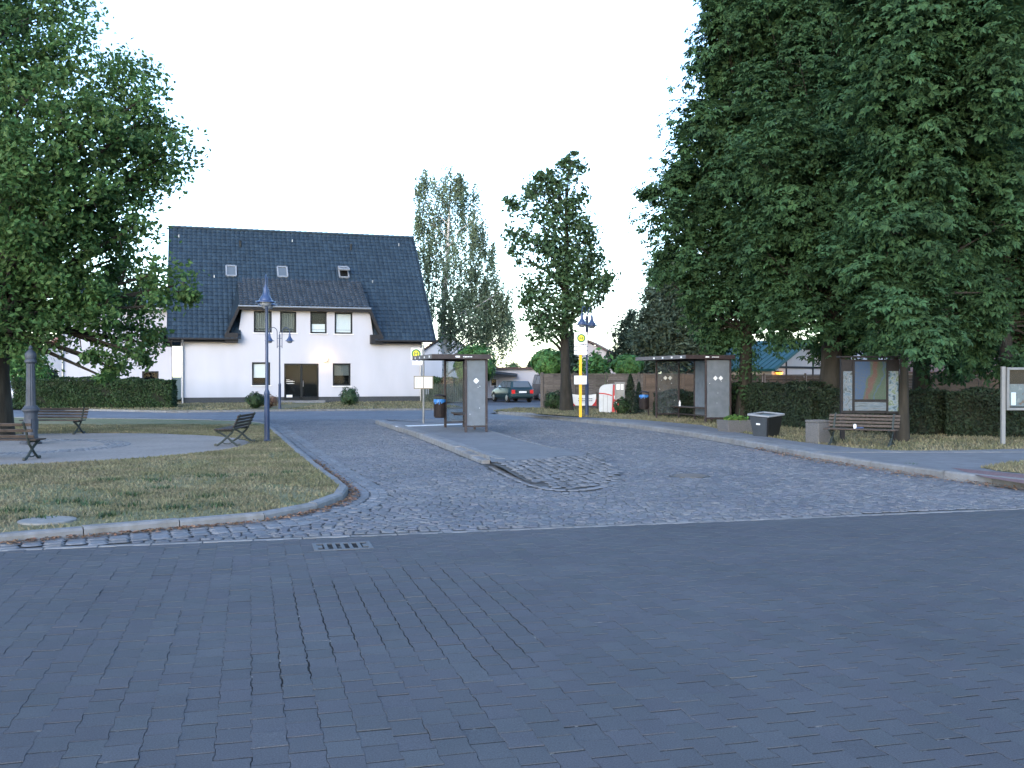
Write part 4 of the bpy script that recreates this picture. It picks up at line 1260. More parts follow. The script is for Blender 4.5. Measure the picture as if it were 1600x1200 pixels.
# ---- litter bins
def bin_(loc, rz, label, bag_part, post=False):
    t = empty('litter_bin',loc,rz,label,'litter bin')
    m = MB(); n=16
    m.lathe([(.15,.30),(.165,.32),(.17,.80),(.18,.82),(.18,.86)],n=18); m.build('body','bin_brown',t)
    for k in range(18):
        a=2*math.pi*k/18; ca,sa=math.cos(a),math.sin(a)
        MB().bar((.178*ca,.178*sa,.34),(.182*ca,.182*sa,.79),.04,.012,up=(ca,sa,0)).build('slat','bin_brown',t)
    b = MB(); rg=random.Random(3); vs=[]; nn=16
    for r_,z_ in ((.184,.76),(.190,.81),(.186,.87),(.16,.875),(.15,.80)):
        for k in range(nn):
            a=2*math.pi*k/nn; q=r_+ (rg.uniform(-.004,.012) if z_<.78 else 0); vs.append((q*math.cos(a),q*math.sin(a),z_+(rg.uniform(-.05,.03) if z_==.76 else 0)))
    b.add(vs,[(i*nn+k,i*nn+(k+1)%nn,(i+1)*nn+(k+1)%nn,(i+1)*nn+k) for i in range(4) for k in range(nn)])
    b.build('bin_bag','bag_blue',t)
    m = MB(); m.lathe([(.19,.96),(.19,.98),(.10,1.02),(.01,1.03)],n=18); m.build('lid','bin_brown',t)
    m = MB(); m.box(.17,.215,-.03,.03,.0,1.0).box(.10,.20,-.02,.02,.94,.965); m.build('bracket_post','bin_brown',t)
    return t
x,y = G(687,668,IH); bin_((x,y,IH),0,'brown litter bin with blue bag at the island bus shelter',True)
x,y = G(1006,651,VH); bin_((x,y,VH),0,'brown litter bin with bright blue bag left of the right bus shelter',True)

# ---- bus stop signs
def stop_disc(parent, c, r, th=.01):
    d = MB().lathe([(r,0),(r,-th)],c,28,axis='y').build('disc','sign_yellow',parent)
    m = MB(); n=28; vs=[]
    for rr in (r*.68,r): 
        for k in range(n): a=2*math.pi*k/n; vs.append((c[0]+rr*math.cos(a),c[1]-th-.002,c[2]+rr*math.sin(a)))
    m.add(vs,[(k,(k+1)%n,n+(k+1)%n,n+k) for k in range(n)]); m.build('ring','sign_green',d)
    m = MB(); s=r*.42; w=r*.15; y=c[1]-th-.003
    m.box(c[0]-s,c[0]-s+w*1.3,y,y+.002,c[2]-s,c[2]+s).box(c[0]+s-w*1.3,c[0]+s,y,y+.002,c[2]-s,c[2]+s).box(c[0]-s+w*1.3,c[0]+s-w*1.3,y,y+.002,c[2]-w*.6,c[2]+w*.6)
    m.build('letter','sign_green',d)
def rows(mb, x0,x1,y,z0,z1,nr,rg,h=.4):
    dz=(z1-z0)/nr
    for i in range(nr):
        z=z1-(i+.7)*dz; x=x0
        while x < x1-.02:
            w=rg.uniform(.02,.07); mb.box(x,min(x+w,x1),y,y+.0015,z,z+dz*h); x+=w+rg.uniform(.008,.02)
rg = random.Random(9)
# on the island
x,y = G(661.7,661.5,IH)
s1 = empty('bus_stop_sign',(x,y,IH),0,'bus stop sign with round H disc and two timetables beside the island shelter','bus stop sign','bus stop signs')
MB().lathe([(.05,-.02),(.05,.02),(.032,.04),(.032,2.62),(.02,2.64)],n=12).build('pole','pole_grey',s1)
d0 = y
def L1(u,v): p=AT(u,v,d0); return p[0]-x, p[2]-IH
px,pz = L1(650.5,552.5); pl = MB().box(px-.175,px+.20,-.045,-.035,pz-.20,pz+.19).build('plate','sign_white',s1)
stop_disc(pl,(px,-.046,pz-.005),.155)
px2,pz2 = L1(651,565); pl2 = MB().box(px2-.14,px2+.20,-.045,-.035,pz2-.11,pz2+.09).build('route_plate','sign_white',s1)
m = MB(); m.box(px2-.10,px2-.02,-.0475,-.0455,pz2+.02,pz2+.06).box(px2+.04,px2+.12,-.0475,-.0455,pz2+.02,pz2+.06); m.build('lettering','paper_ink',pl2)
a0,zt_ = L1(647,587.5); a1,zb_ = L1(677,607.5); am = (a0+a1)/2
fr_ = MB().box(a0,a1,-.075,-.04,zb_,zt_).build('timetable_case','case_frame',s1)
fr_['label']='double timetable case with yellowish frame'
for q0,q1 in ((a0+.03,am-.015),(am+.015,a1-.03)):
    sh = MB().box(q0,q1,-.08,-.0755,zb_+.03,zt_-.03).build('timetable','paper',fr_)
    m = MB(); 
    for c0 in (.04,.15): rows(m,q0+c0,q0+c0+.085,-.0825,zb_+.06,zt_-.07,9,rg)
    m.build('print','paper_ink',sh)
# yellow post by the verge
x,y = G(907,651.5,VH); d0 = y
s2 = empty('bus_stop_sign',(x,y,VH),0,'yellow post with square H bus stop sign beside the blue lamp post','bus stop sign','bus stop signs')
def L2(u,v): p=AT(u,v,d0); return p[0]-x, p[2]-VH
_,zp = L2(908,521)
MB().box(-.055,.055,-.03,.03,-.02,zp).build('post','pole_yellow',s2,bevel=.006)
a0,z1_ = L2(897,519.5); a1,z0_ = L2(917.5,541)
pl = MB().box(a0,a1,-.06,-.045,z0_,z1_).build('plate','sign_white',s2)
cx_,cz_ = L2(908,528.5); stop_disc(pl,(cx_,-.061,cz_),.165)
m = MB(); rows(m,cx_-.05,a1-.02,-.0625,L2(0,540)[1],L2(0,537)[1],1,rg,.6); m.build('lettering','sign_ink',pl)
_,z3 = L2(0,541.8); _,z4 = L2(0,554)
zm_ = (z3+z4)/2
for q0,q1 in ((zm_+.01,z3),(z4,zm_-.01)):
    p2 = MB().box(a0,a1,-.06,-.045,q0,q1).build('route_plate','sign_white',s2)
    m = MB(); rows(m,a0+.04,a1-.05,-.0625,q0+.02,q1-.02,2,rg,.45); m.build('lettering','sign_ink',p2)
a0,z1_ = L2(897,587); a1,z0_ = L2(916.5,600.5)
p3 = MB().box(a0,a1,-.075,-.045,z0_,z1_).build('timetable_case','steel_white',s2)
q = MB().box(a0+.02,a1-.02,-.079,-.0755,z0_+.02,z1_-.02).build('timetable','paper',p3)
m = MB(); rows(m,a0+.05,a1-.05,-.0815,z0_+.04,z1_-.04,6,rg,.35); m.build('print','paper_ink',q)

# ---- things along the wooden fence
def hedge_none(): pass
x,y = G(936,645,VH); d0=y
cb = empty('rounded_cabinet',(x,y,VH),R(-12),'pale grey cabinet with rounded top and red right side by the fence','cabinet')
pr = [(-.02,0),(.52,0),(.52,1.02)]
for k in range(0,9):
    a = k*math.pi/2/8; pr.append((.52-.0-.34+ .34*math.cos(a), 1.02+.26*math.sin(a)))
prf = [(0,0),(.56,0),(.62,1.28)]
for k in range(9):
    a = math.pi/2 + k*math.pi/2/8
    prf.append((.30+.30*math.cos(a), .95+.30*math.sin(a)))
MB().prism_y(prf,0,.5).build('body','cabinet_grey',cb,bevel=.01)
for k in (1,2): MB().box(.56*k/3-.008,.56*k/3+.008,-.004,.0,.05,.78).build('seam','pole_grey',cb)
m = MB(); 
for k in range(8):
    f0,f1=k/8,(k+1)/8; m.bar((.0+.58*f0,-.006,.86-.10*f0*f0),(.0+.58*f1,-.006,.86-.10*f1*f1),.012,.05)
m.build('red_band','panel_red',cb)
m = MB(); m.prism_y([(.565,0),(.92,0),(.86,.55),(.78,1.0),(.68,1.24),(.625,1.24)],.02,.46); m.build('red_side','panel_red',cb,bevel=.01)
for zz in (.35,.62): MB().box(.66,.78,.012,.0185,zz,zz+.14).build('sticker','sticker',cb)
x,y = G(966,648,VH); d0=y
nc = empty('notice_case',(x,y,VH),R(-8),'white framed notice case on thin posts beside the small cypresses','notice board')
def L3_(u,v): p=AT(u,v,d0); return p[0]-x, p[2]-VH
a0,z1_=L3_(960.5,597); a1,z0_=L3_(976,624.5)
m=MB(); w=.05
m.box(a0,a1,-.05,.02,z1_-w,z1_).box(a0,a1,-.05,.02,z0_,z0_+w).box(a0,a0+w,-.05,.02,z0_+w,z1_-w).box(a1-w,a1,-.05,.02,z0_+w,z1_-w); fr_=m.build('frame','case_white',nc)
MB().box(a0+w,a1-w,-.01,.0,z0_+w,z1_-w).build('back_panel','case_grey',nc)
for q0 in (a0+.07,a0+.25): 
    s=MB().box(q0,q0+.14,-.02,-.012,z1_-.32,z1_-.09).build('sheet_of_paper','sign_white',nc)
    m=MB(); rows(m,q0+.02,q0+.12,-.023,z1_-.29,z1_-.12,5,rg,.3); m.build('print','paper_ink',s)
for xx in (a0+.03,a1-.03): MB().box(xx-.02,xx+.02,.02,.05,-.02,z1_).build('post','cast_iron',nc)
# white banner hung on the fence
bn = empty('banner',(AT(912,0,48.8)[0],48.8,VH),0,'white banner with red corners hung low on the fence behind the yellow post','banner')
m=MB(); n_=14; vs=[]
for k in range(n_+1):
    xx=-.62+1.24*k/n_; sag=.05*math.sin(math.pi*k/n_)
    for zz in (.18,.45,.74): vs.append((xx,-.03*math.sin(k*1.1+zz*4),zz-sag*(zz/.7)))
m.add(vs,[(k*3+j,(k+1)*3+j,(k+1)*3+j+1,k*3+j+1) for k in range(n_) for j in (0,1)]); m.build('cloth','sign_white',bn,fix=False)
for s in (-1,1):
    m=MB(); m.prism_y([(s*.62,.16),(s*.62,.55),(s*.55,.35),(s*.40,.16)],-.05,-.042); m.build('red_corner','panel_red',bn)
m=MB(); rows(m,-.28,.42,-.058,.36,.56,2,rg,.5); m.build('lettering','tub_rim',bn)
for s in (-1,1): MB().box(s*.66-.03,s*.66+.03,-.03,.03,-.02,.80).build('post','wood_dark',bn)

# ---- planter, tub, concrete bin
x,y = G(1150,675.5,VH); 
pt_ = empty('flower_planter',(x,y,VH),R(20),'low concrete planter with pale green plants at the end of the right bus shelter','planter')
m=MB(); m.add([(-.42,-.28,0),(.42,-.28,0),(.42,.28,0),(-.42,.28,0),(-.46,-.31,.36),(.46,-.31,.36),(.46,.31,.36),(-.46,.31,.36),(-.39,-.24,.36),(.39,-.24,.36),(.39,.24,.36),(-.39,.24,.36),(-.39,-.24,.30),(.39,-.24,.30),(.39,.24,.30),(-.39,.24,.30)],
 [(0,1,5,4),(1,2,6,5),(2,3,7,6),(3,0,4,7),(4,5,9,8),(5,6,10,9),(6,7,11,10),(7,4,8,11),(8,9,13,12),(9,10,14,13),(10,11,15,14),(11,8,12,15),(12,13,14,15),(3,2,1,0)])
m.build('trough','concrete_rough',pt_,bevel=.008)
def tuft_leaves(parent,name,mat,cx,cy_,z,rad,h,k,seed,size=.10):
    rg=np.random.default_rng(seed); a=rg.uniform(0,6.283,k); q=np.sqrt(rg.uniform(0,1,k))*rad; zz=z+rg.uniform(0,1,k)*h*(1-.5*q/rad)
    P=np.c_[cx+q*np.cos(a),cy_+q*np.sin(a),zz]; leaf_cloud(name,P,size,mat,parent,seed)
# leaves are added once leaf_cloud exists
PLANTER = pt_
x,y = G(1197,683,VH)
tb = empty('refuse_tub',(x,y,VH),R(38),'black tapered refuse tub with its lit side painted grey, tilting beside the planter','refuse tub')
b0,b1,hh=.235,.315,.60
vs=[(-b0,-b0,0),(b0,-b0,0),(b0,b0,0),(-b0,b0,0),(-b1,-b1,hh),(b1,-b1,hh),(b1,b1,hh),(-b1,b1,hh)]
m=MB(); m.add(vs,[(1,2,6,5),(2,3,7,6),(0,1,2,3),(4,5,6,7),(0,1,5,4),(3,0,4,7)]); m.build('body','tub_dark',tb,bevel=.015)
m=MB(); m.add([(-b0-.004,-b0+.03,.02),(-b0-.004,b0-.03,.02),(-b1-.0,b1-.03,hh-.04),(-b1-.0,-b1+.03,hh-.04),(-b0-.016,-b0+.03,.02),(-b0-.016,b0-.03,.02),(-b1-.014,b1-.03,hh-.04),(-b1-.014,-b1+.03,hh-.04)],[(0,1,2,3),(7,6,5,4),(0,4,5,1),(1,5,6,2),(2,6,7,3),(3,7,4,0)])
m.build('front_panel','tub_grey',tb)  # paler sheet over one side, standing in for light on the tub
m=MB()
for q in ((-b1-.03,b1+.03,-b1-.03,-b1+.02),(-b1-.03,b1+.03,b1-.02,b1+.03),(-b1-.03,-b1+.02,-b1+.02,b1-.02),(b1-.02,b1+.03,-b1+.02,b1-.02)): m.box(*q,hh-.02,hh+.03)
m.build('rim','tub_rim',tb,bevel=.006)
MB().box(-b1-.02,-b1-.005,-.06,.06,.36,.40).build('label_plate','sticker',tb)
tb.rotation_euler = (R(3),R(-4),R(38))
x,y = G(1278,692.5,VH)
cbn = empty('concrete_bin',(x,y,VH),R(30),'square exposed aggregate concrete litter bin left of the bench','litter bin')
q=.21
m=MB(); m.box(-q,q,-q,q,-.02,.50); m.build('body','concrete_rough',cbn,bevel=.02)
m=MB()
for s in (-1,1):
    m.box(-q-.008,q+.008,min(s*q,s*(q-.05))-.0,max(s*q,s*(q-.05))+.008*0,.502,.56)
    m.box(min(s*q,s*(q-.05)),max(s*q,s*(q-.05)),-q+.05,q-.05,.502,.56)
m.build('rim','concrete_rough',cbn,bevel=.008)
MB().box(-q+.05,q-.05,-q+.05,q-.05,.50,.506).build('opening','pit',cbn)

# ---- map board and display case, colours darkened to stand in for tree shade
def map_mat():
    m = bpy.data.materials.new('town_map'); m.use_nodes=True; nt=m.node_tree; nd=nt.nodes; lk=nt.links; b=nd['Principled BSDF']; b.inputs['Roughness'].default_value=.4
    tc=nd.new('ShaderNodeTexCoord'); sx=nd.new('ShaderNodeSeparateXYZ'); lk.new(tc.outputs['Generated'],sx.inputs[0])
    nz=nd.new('ShaderNodeTexNoise'); nz.inputs['Scale'].default_value=2.4; nz.inputs['Detail'].default_value=4; lk.new(tc.outputs['Generated'],nz.inputs['Vector'])
    ad=nd.new('ShaderNodeMath'); ad.operation='MULTIPLY_ADD'; ad.inputs[1].default_value=.55; lk.new(nz.outputs['Fac'],ad.inputs[0]); lk.new(sx.outputs['X'],ad.inputs[2])
    mz=nd.new('ShaderNodeMath'); mz.operation='MULTIPLY_ADD'; mz.inputs[1].default_value=-.30; lk.new(sx.outputs['Z'],mz.inputs[0]); lk.new(ad.outputs[0],mz.inputs[2])
    cr=nd.new('ShaderNodeValToRGB'); cr.color_ramp.interpolation='CONSTANT'; e=cr.color_ramp.elements
    e[0].position=0; e[0].color=(0.009,0.036,0.090,1); e[1].position=.50; e[1].color=(0.021,0.042,0.030,1)
    for p,c in ((.56,(0.051,0.021,0.018,1)),(.70,(0.030,0.036,0.021,1)),(.78,(0.018,0.042,0.024,1)),(.92,(0.012,0.042,0.072,1)),(.98,(0.018,0.042,0.024,1))):
        q=e.new(p); q.color=c
    lk.new(mz.outputs[0],cr.inputs[0])
    vo=nd.new('ShaderNodeTexVoronoi'); vo.inputs['Scale'].default_value=9; vo.feature='DISTANCE_TO_EDGE'; lk.new(tc.outputs['Generated'],vo.inputs['Vector'])
    vr=nd.new('ShaderNodeMapRange'); vr.inputs[1].default_value=.01; vr.inputs[2].default_value=.03; lk.new(vo.outputs['Distance'],vr.inputs[0])
    mx=nd.new('ShaderNodeMixRGB'); mx.inputs['Color1'].default_value=(0.042,0.048,0.045,1); lk.new(vr.outputs[0],mx.inputs['Fac']); lk.new(cr.outputs[0],mx.inputs['Color2'])
    lk.new(mx.outputs[0],b.inputs['Base Color']); M['town_map']=m
def photo_mat(name, scale, seed, cols):
    m = bpy.data.materials.new(name); m.use_nodes=True; nt=m.node_tree; nd=nt.nodes; lk=nt.links; b=nd['Principled BSDF']; b.inputs['Roughness'].default_value=.4
    tc=nd.new('ShaderNodeTexCoord'); mp=nd.new('ShaderNodeMapping'); mp.inputs['Scale'].default_value=scale; mp.inputs['Location'].default_value=(seed,seed*.7,seed*1.3); lk.new(tc.outputs['Generated'],mp.inputs['Vector'])
    nz=nd.new('ShaderNodeTexNoise'); nz.inputs['Scale'].default_value=1; nz.inputs['Detail'].default_value=6; lk.new(mp.outputs[0],nz.inputs['Vector'])
    cr=nd.new('ShaderNodeValToRGB'); e=cr.color_ramp.elements
    e[0].position=.34; e[0].color=(*cols[0],1); e[1].position=.68; e[1].color=(*cols[-1],1)
    for k,c in enumerate(cols[1:-1]): q=e.new(.40+.10*k); q.color=(*c,1)
    lk.new(nz.outputs['Fac'],cr.inputs[0]); lk.new(cr.outputs[0],b.inputs['Base Color']); M[name]=m
map_mat()
photo_mat('photo_strip',(2,2,9),3,[(.01,.014,.014),(.03,.05,.06),(.10,.115,.135),(.03,.07,.11),(.14,.15,.16)])
photo_mat('photo_strip_b',(2,2,8),8,[(.015,.02,.02),(.04,.09,.13),(.14,.17,.2),(.05,.09,.03),(.17,.19,.2)])
photo_mat('notice_print',(5,5,5),12,[(.14,.09,.07),(.11,.13,.16),(.14,.16,.18),(.13,.15,.17),(.2,.21,.23)])
x,y = G(1360,689,VH); d0=y
mbd = empty('map_board',(x,y,VH),R(0),'town map board with photo strips on dark posts behind the bench','notice board')
def L4(u,v): p=AT(u,v,d0); return p[0]-x, p[2]-VH
def panel(parent,name,mat,u0,u1,v0,v1,yy=-.02,t=.015):
    a0,z1_=L4(u0,v0); a1,z0_=L4(u1,v1); return MB().box(a0,a1,yy-t,yy,z0_,z1_).build(name,mat,parent)
a0,z1_=L4(1314,562); a1,z0_=L4(1405,646)
MB().box(a0,a1,-.015,.03,z0_,z1_).build('backboard','board_wood',mbd)
panel(mbd,'map_sheet','town_map',1335,1384,565,624)
panel(mbd,'photo_strip','photo_strip',1317,1331,580,641.5)
panel(mbd,'photo_strip','photo_strip_b',1387.5,1403,580,642.5)
panel(mbd,'photo_strip','photo_strip',1335,1384,628,641.5)
for u0,u1,v0,v1 in ((1331.5,1334.5,562,646),(1384.3,1387.2,562,646),(1335,1384,624.5,627.5)): panel(mbd,'batten','board_wood',u0,u1,v0,v1,-.02,.03)
for u in (1318,1401):
    xx=L4(u,600)[0]; MB().box(xx-.05,xx+.05,.032,.13,-.02,z1_+.05).build('post','board_wood',mbd)
a0,_=L4(1310,0); a1,_=L4(1409,0); MB().box(a0,a1,-.10,.16,z1_+.052,z1_+.09).build('roof_board','board_wood',mbd)
x,y = G(1568,695,VH); d0=y
dc = empty('display_case',(x,y,VH),R(0),'grey metal display case on a pale post at the right edge of the picture','notice board')
a0,z1_=L4(1566,574); a1=a0+1.35; _,z0_=L4(0,641)
for xx in (0.0,1.30): MB().box(xx-.045,xx+.045,-.02,.06,-.02,z1_+.02).build('post','case_white',dc,bevel=.006)
m=MB(); w=.06; m.box(.05,1.25,-.07,.05,z1_-w,z1_).box(.05,1.25,-.07,.05,z0_,z0_+w).box(.05,.05+w,-.07,.05,z0_+w,z1_-w).box(1.25-w,1.25,-.07,.05,z0_+w,z1_-w); m.build('frame','case_grey',dc,bevel=.004)
MB().box(.05+w,1.25-w,.0,.01,z0_+w,z1_-w).build('back_panel','board_wood',dc)
zt2=L4(0,600)[1]
pp=MB().box(.13,.55,-.02,-.005,z0_+.09,zt2).build('poster','notice_print',dc); MB().box(.60,1.1,-.02,-.005,z0_+.09,zt2+.1).build('poster','photo_strip',dc)
MB().box(.17,.28,-.026,-.0205,z0_+.12,z0_+.42).build('sheet_of_paper','paper',dc)
MB().box(.05+w,1.25-w,-.055,-.05,z0_+w,z1_-w).build('pane','pane',dc)

# ---- cars
def car(name, loc, rz, label, paint, H=1.42, L=4.25, Wd=1.70, estate=True, van=False):
    t = empty(name,loc,rz,label,'car')      # local +y is forward
    hw=Wd/2
    zb = .92 if not van else 1.05
    # lower body: lofted sections along y
    st=[(-L/2,.42,.88*hw,zb-.10),(-L/2+.10,.28,.97*hw,zb-.02),(-L/2+.6,.24,hw,zb),(0,.22,hw,zb),(L/2-1.15,.22,hw,zb-.03),(L/2-.35,.26,.95*hw,zb-.16),(L/2-.06,.32,.86*hw,zb-.26),(L/2,.42,.74*hw,zb-.36)]
    vs=[];fs=[]
    for (yy,z0,w,z1) in st:
        zm=(z0+z1)/2
        vs+=[(-w*.90,yy,z0),(-w,yy,z0+.12),(-w*1.0,yy,zm+.08),(-w*.94,yy,z1),(w*.94,yy,z1),(w*1.0,yy,zm+.08),(w,yy,z0+.12),(w*.90,yy,z0)]
    n=8
    for i in range(len(st)-1):
        for k in range(n): fs.append((i*n+k,i*n+(k+1)%n,(i+1)*n+(k+1)%n,(i+1)*n+k))
    fs.append(tuple(range(n))); fs.append(tuple(range((len(st)-1)*n,len(st)*n))[::-1])
    body=MB().add(vs,fs).build('body',paint,t,smooth=True)
    # cabin
    yr0,yr1=(-L/2+.10,-L/2+.42) if estate else (-L/2+.55,-L/2+1.15)
    yf0,yf1=L/2-1.15,L/2-1.95
    if van: yf0,yf1=L/2-.8,L/2-1.5
    wb,wt_=hw*.93,hw*.74
    zt=H
    c=MB().add([(-wb,yr0,zb-.02),(wb,yr0,zb-.02),(wb,yf0,zb-.04),(-wb,yf0,zb-.04),(-wt_,yr1,zt-.02),(wt_,yr1,zt-.02),(wt_,yf1,zt-.02),(-wt_,yf1,zt-.02)],[(0,1,5,4),(1,2,6,5),(2,3,7,6),(3,0,4,7),(4,5,6,7)])
    cab=c.build('cabin',paint,t,bevel=.05,smooth=True)
    def quad(name,pts,mat,off):
        P=[Vector(p) for p in pts]; nn=(P[1]-P[0]).cross(P[2]-P[0]).normalized(); return MB().add([p+nn*off for p in P]+[p-nn*.01 for p in P],[(0,1,2,3),(7,6,5,4),(0,4,5,1),(1,5,6,2),(2,6,7,3),(3,7,4,0)]).build(name,mat,cab)
    def lerp(a,b,f): return tuple(a[i]+(b[i]-a[i])*f for i in range(3))
    def sub(a,b,c_,d,u0,u1,v0,v1):
        """a,b bottom; d,c top"""
        f=lambda u,v: lerp(lerp(a,b,u),lerp(d,c_,u),v)
        return [f(u0,v0),f(u1,v0),f(u1,v1),f(u0,v1)]
    A=(-wb,yr0,zb);B=(wb,yr0,zb);Cc=(wt_,yr1,zt);Dd=(-wt_,yr1,zt)
    quad('rear_window',sub(A,B,Cc,Dd,.10,.90,.14,.86),'car_glass',.012)
    A2=(wb,yf0,zb);B2=(-wb,yf0,zb);C2=(-wt_,yf1,zt);D2=(wt_,yf1,zt)
    quad('windscreen',sub(A2,B2,C2,D2,.07,.93,.08,.90),'car_glass',.012)
    for s in (1,-1):
        if s>0: a,b,c_,d=(wb,yr0,zb),(wb,yf0,zb),(wt_,yf1,zt),(wt_,yr1,zt)
        else: a,b,c_,d=(-wb,yf0,zb),(-wb,yr0,zb),(-wt_,yr1,zt),(-wt_,yf1,zt)
        cuts=((.06,.30),(.34,.60),(.64,.92)); 
        if s<0: cuts=[(1-q1,1-q0) for q0,q1 in cuts]
        for q0,q1 in cuts: quad('side_window',sub(a,b,c_,d,q0,q1,.12,.86),'car_glass',.012)
    for s in (-1,1):
        for yy in (-L/2+.78,L/2-.82):
            w=MB().lathe([(.20,-.09),(.285,-.085),(.30,-.05),(.30,.05),(.285,.085),(.20,.09)],(s*(hw-.09),yy,.30),20,axis='x').build('tyre','rubber',t,smooth=True)
            MB().lathe([(.20,-.02),(.19,.02),(.06,.03),(.02,.03)] if s>0 else [(.02,-.03),(.06,-.03),(.19,-.02),(.20,.02)],(s*(hw-.01),yy,.30),16,axis='x').build('rim','rim',w)
            MB().lathe([(.345,-.02),(.345,.0)] ,(s*(hw-.0)-(.0 if s>0 else -.02)-.005*s,yy,.33),20,axis='x').build('wheel_arch','rubber',body)
        q=MB().box(min(s*hw*.62,s*hw*.90),max(s*hw*.62,s*hw*.90),-L/2-.015,-L/2+.12,zb-.34,zb-.10).build('tail_light','light_red',t,bevel=.01)
        MB().box(min(s*hw*.45,s*hw*.78),max(s*hw*.45,s*hw*.78),L/2-.10,L/2+.01,.50,.64).build('headlight','light_clear',t,bevel=.01)
        MB().box(min(s*hw*1.0,s*(hw+.16)),max(s*hw*1.0,s*(hw+.16)),L/2-1.42,L/2-1.32,zb+.02,zb+.14).build('wing_mirror',paint,t,bevel=.02)
        MB().box(min(s*hw*1.0,s*(hw+.012)),max(s*hw*1.0,s*(hw+.012)),-.15,.05,.80,.83).build('door_handle','rubber',t)
    MB().box(-hw*.92,hw*.92,-L/2-.07,-L/2+.10,.36,.56).build('bumper',paint,t,bevel=.03)
    MB().box(-hw*.85,hw*.85,L/2-.12,L/2+.06,.32,.52).build('bumper',paint,t,bevel=.03)
    MB().box(-.26,.26,-L/2-.035,-L/2-.02,.62,.74).build('number_plate','sign_white',t)
    return t
p=G(808,630.4); car('parked_car',(p[0]-.35,64.6+1.6,.0),R(20),'dark green estate car parked in front of the low white garage','car_green',H=1.40,L=4.2,Wd=1.66)
car('parked_car',(AT(853,0,70)[0],70.6,.0),R(16),'dark high-roofed car parked half hidden behind the end of the fence','car_black',H=1.86,L=4.3,Wd=1.75,van=True)
car('parked_car',(AT(17,0,62)[0]-.4,63.5,.0),R(25),'silver car glimpsed between the oak trunk and the hedge','car_silver',H=1.43)
# tarmac drive for the silver car
sheet('driveway',[(-40,53.6),(-27,53.6),(-29.5,75),(-46,75)],.075,'road_far')

# ---- fences
def panel_fence(name,label,p0,p1,n,H,mat,slats=13,gap=False):
    a=Vector((*p0,VH));b=Vector((*p1,VH)); L=(b-a).length; yaw=math.atan2(b.y-a.y,b.x-a.x)
    f=empty(name,a,yaw,label,'fence')
    w=L/n
    pm_=None
    for i in range(n):
        m=MB(); 
        for k in range(slats):
            z0=.06+(H-.14)*k/slats; dz=(H-.14)/slats; bow=.014*(1 if (k+i)%2 else -1)
            x0,x1=i*w+.06,(i+1)*w-.06
            hgt=dz*(.97 if not gap else .72)
            for q in range(3):
                xa,xb=x0+(x1-x0)*q/3,x0+(x1-x0)*(q+1)/3; s_=1 if (q+k)%2 else -1
                m.box(xa,xb-.0,-.006+s_*.012,.006+s_*.012,z0,z0+hgt)
        for k in range(1,3): m.box(i*w+.06+(w-.12)*k/3-.02,i*w+.06+(w-.12)*k/3+.02,-.028,-.020,.05,H-.08)
        m.box(i*w+.05,(i+1)*w-.05,-.03,.03,H-.078,H-.03).box(i*w+.05,(i+1)*w-.05,-.03,.03,.0,.055)
        m.build('fence_panel',mat,f)
    for i in range(n+1): MB().box(i*w-.045,i*w+.045,-.045,.045,-.05,H+.03).build('fence_post',mat,f)
panel_fence('wooden_fence','weathered grey brown lattice fence of wide panels behind the maple',(1.55,50.6),(9.6,49.4),5,1.78,'fence_panel')
panel_fence('wooden_fence','reddish brown wooden fence behind the right bus shelter and hedge',(6.2,46.5),(22,42.5),9,1.72,'fence_brown')
panel_fence('wooden_fence','pale wooden fence seen far under the chestnut trees at right',(20,48),(36,50),8,1.75,'fence_panel',10,True)
panel_fence('wooden_fence','short fence return running back from the maple beside the dark parked car',(1.5,50.8),(2.0,58),4,1.78,'fence_panel')
# dark picket fence right of the house
a=Vector((AT(660,0,61.5)[0],61.5,.06)); b=Vector((AT(729,0,62.5)[0],62.5,.06)); L_=(b-a).length
pf=empty('picket_fence',a,math.atan2(b.y-a.y,b.x-a.x),'dark green picket fence between the white house and the near bus shelter','fence')
n_=int(L_/.13)
for i in range(n_): 
    h_=1.2+random.uniform(-.015,.015); xx=i*.13
    MB().prism_y([(xx,0.03),(xx+.09,.03),(xx+.09,h_-.05),(xx+.045,h_),(xx,h_-.05)],-.012,.012).build('picket','fence_green',pf)
for z_ in (.3,.9): MB().box(0,L_,.013,.05,z_,z_+.07).build('rail','fence_green',pf)
for i in range(3): MB().box(L_*i/2-.05,L_*i/2+.05,.051,.14,-.05,1.15).build('fence_post','fence_green',pf)
# ================================================================== PLANTS
LEAF = {
 'oak':  [(0,-.5,0),(.30,.02,.05),(0,.5,-.08),(-.30,.02,.05)],
 'oval': [(0,-.5,0),(.24,0,.05),(0,.5,-.04),(-.24,0,.05)],
 'slim': [(0,-.5,0),(.15,0,.02),(0,.5,-.04),(-.15,0,.02)],
}
def rots(N, rg, updir, tilt):
    """N random frames whose normals lean towards updir (N,3) with spread tilt"""
    n = updir + rg.normal(0, tilt, (N,3)); n /= np.linalg.norm(n,axis=1,keepdims=True)+1e-9
    r = rg.normal(0,1,(N,3)); t = np.cross(n,r); t /= np.linalg.norm(t,axis=1,keepdims=True)+1e-9
    return t, np.cross(n,t), n

def leaf_cloud(name, P, size, mat, parent=None, seed=1, kind='oval', up=None, tilt=.6, var=.35):
    rg = np.random.default_rng(seed); N = len(P)
    T = np.array(LEAF[kind]); k = len(T)
    if up is None: up = np.tile([0,0,1.0],(N,1))
    x,y,z = rots(N,rg,up,tilt)
    s = size*rg.uniform(1-var,1+var,N)
    V = P[:,None,:] + (x[:,None,:]*T[None,:,0:1] + y[:,None,:]*T[None,:,1:2] + z[:,None,:]*T[None,:,2:3])*s[:,None,None]
    return np_mesh(name, V.reshape(-1,3), np.arange(N*k).reshape(N,k), mat, parent)

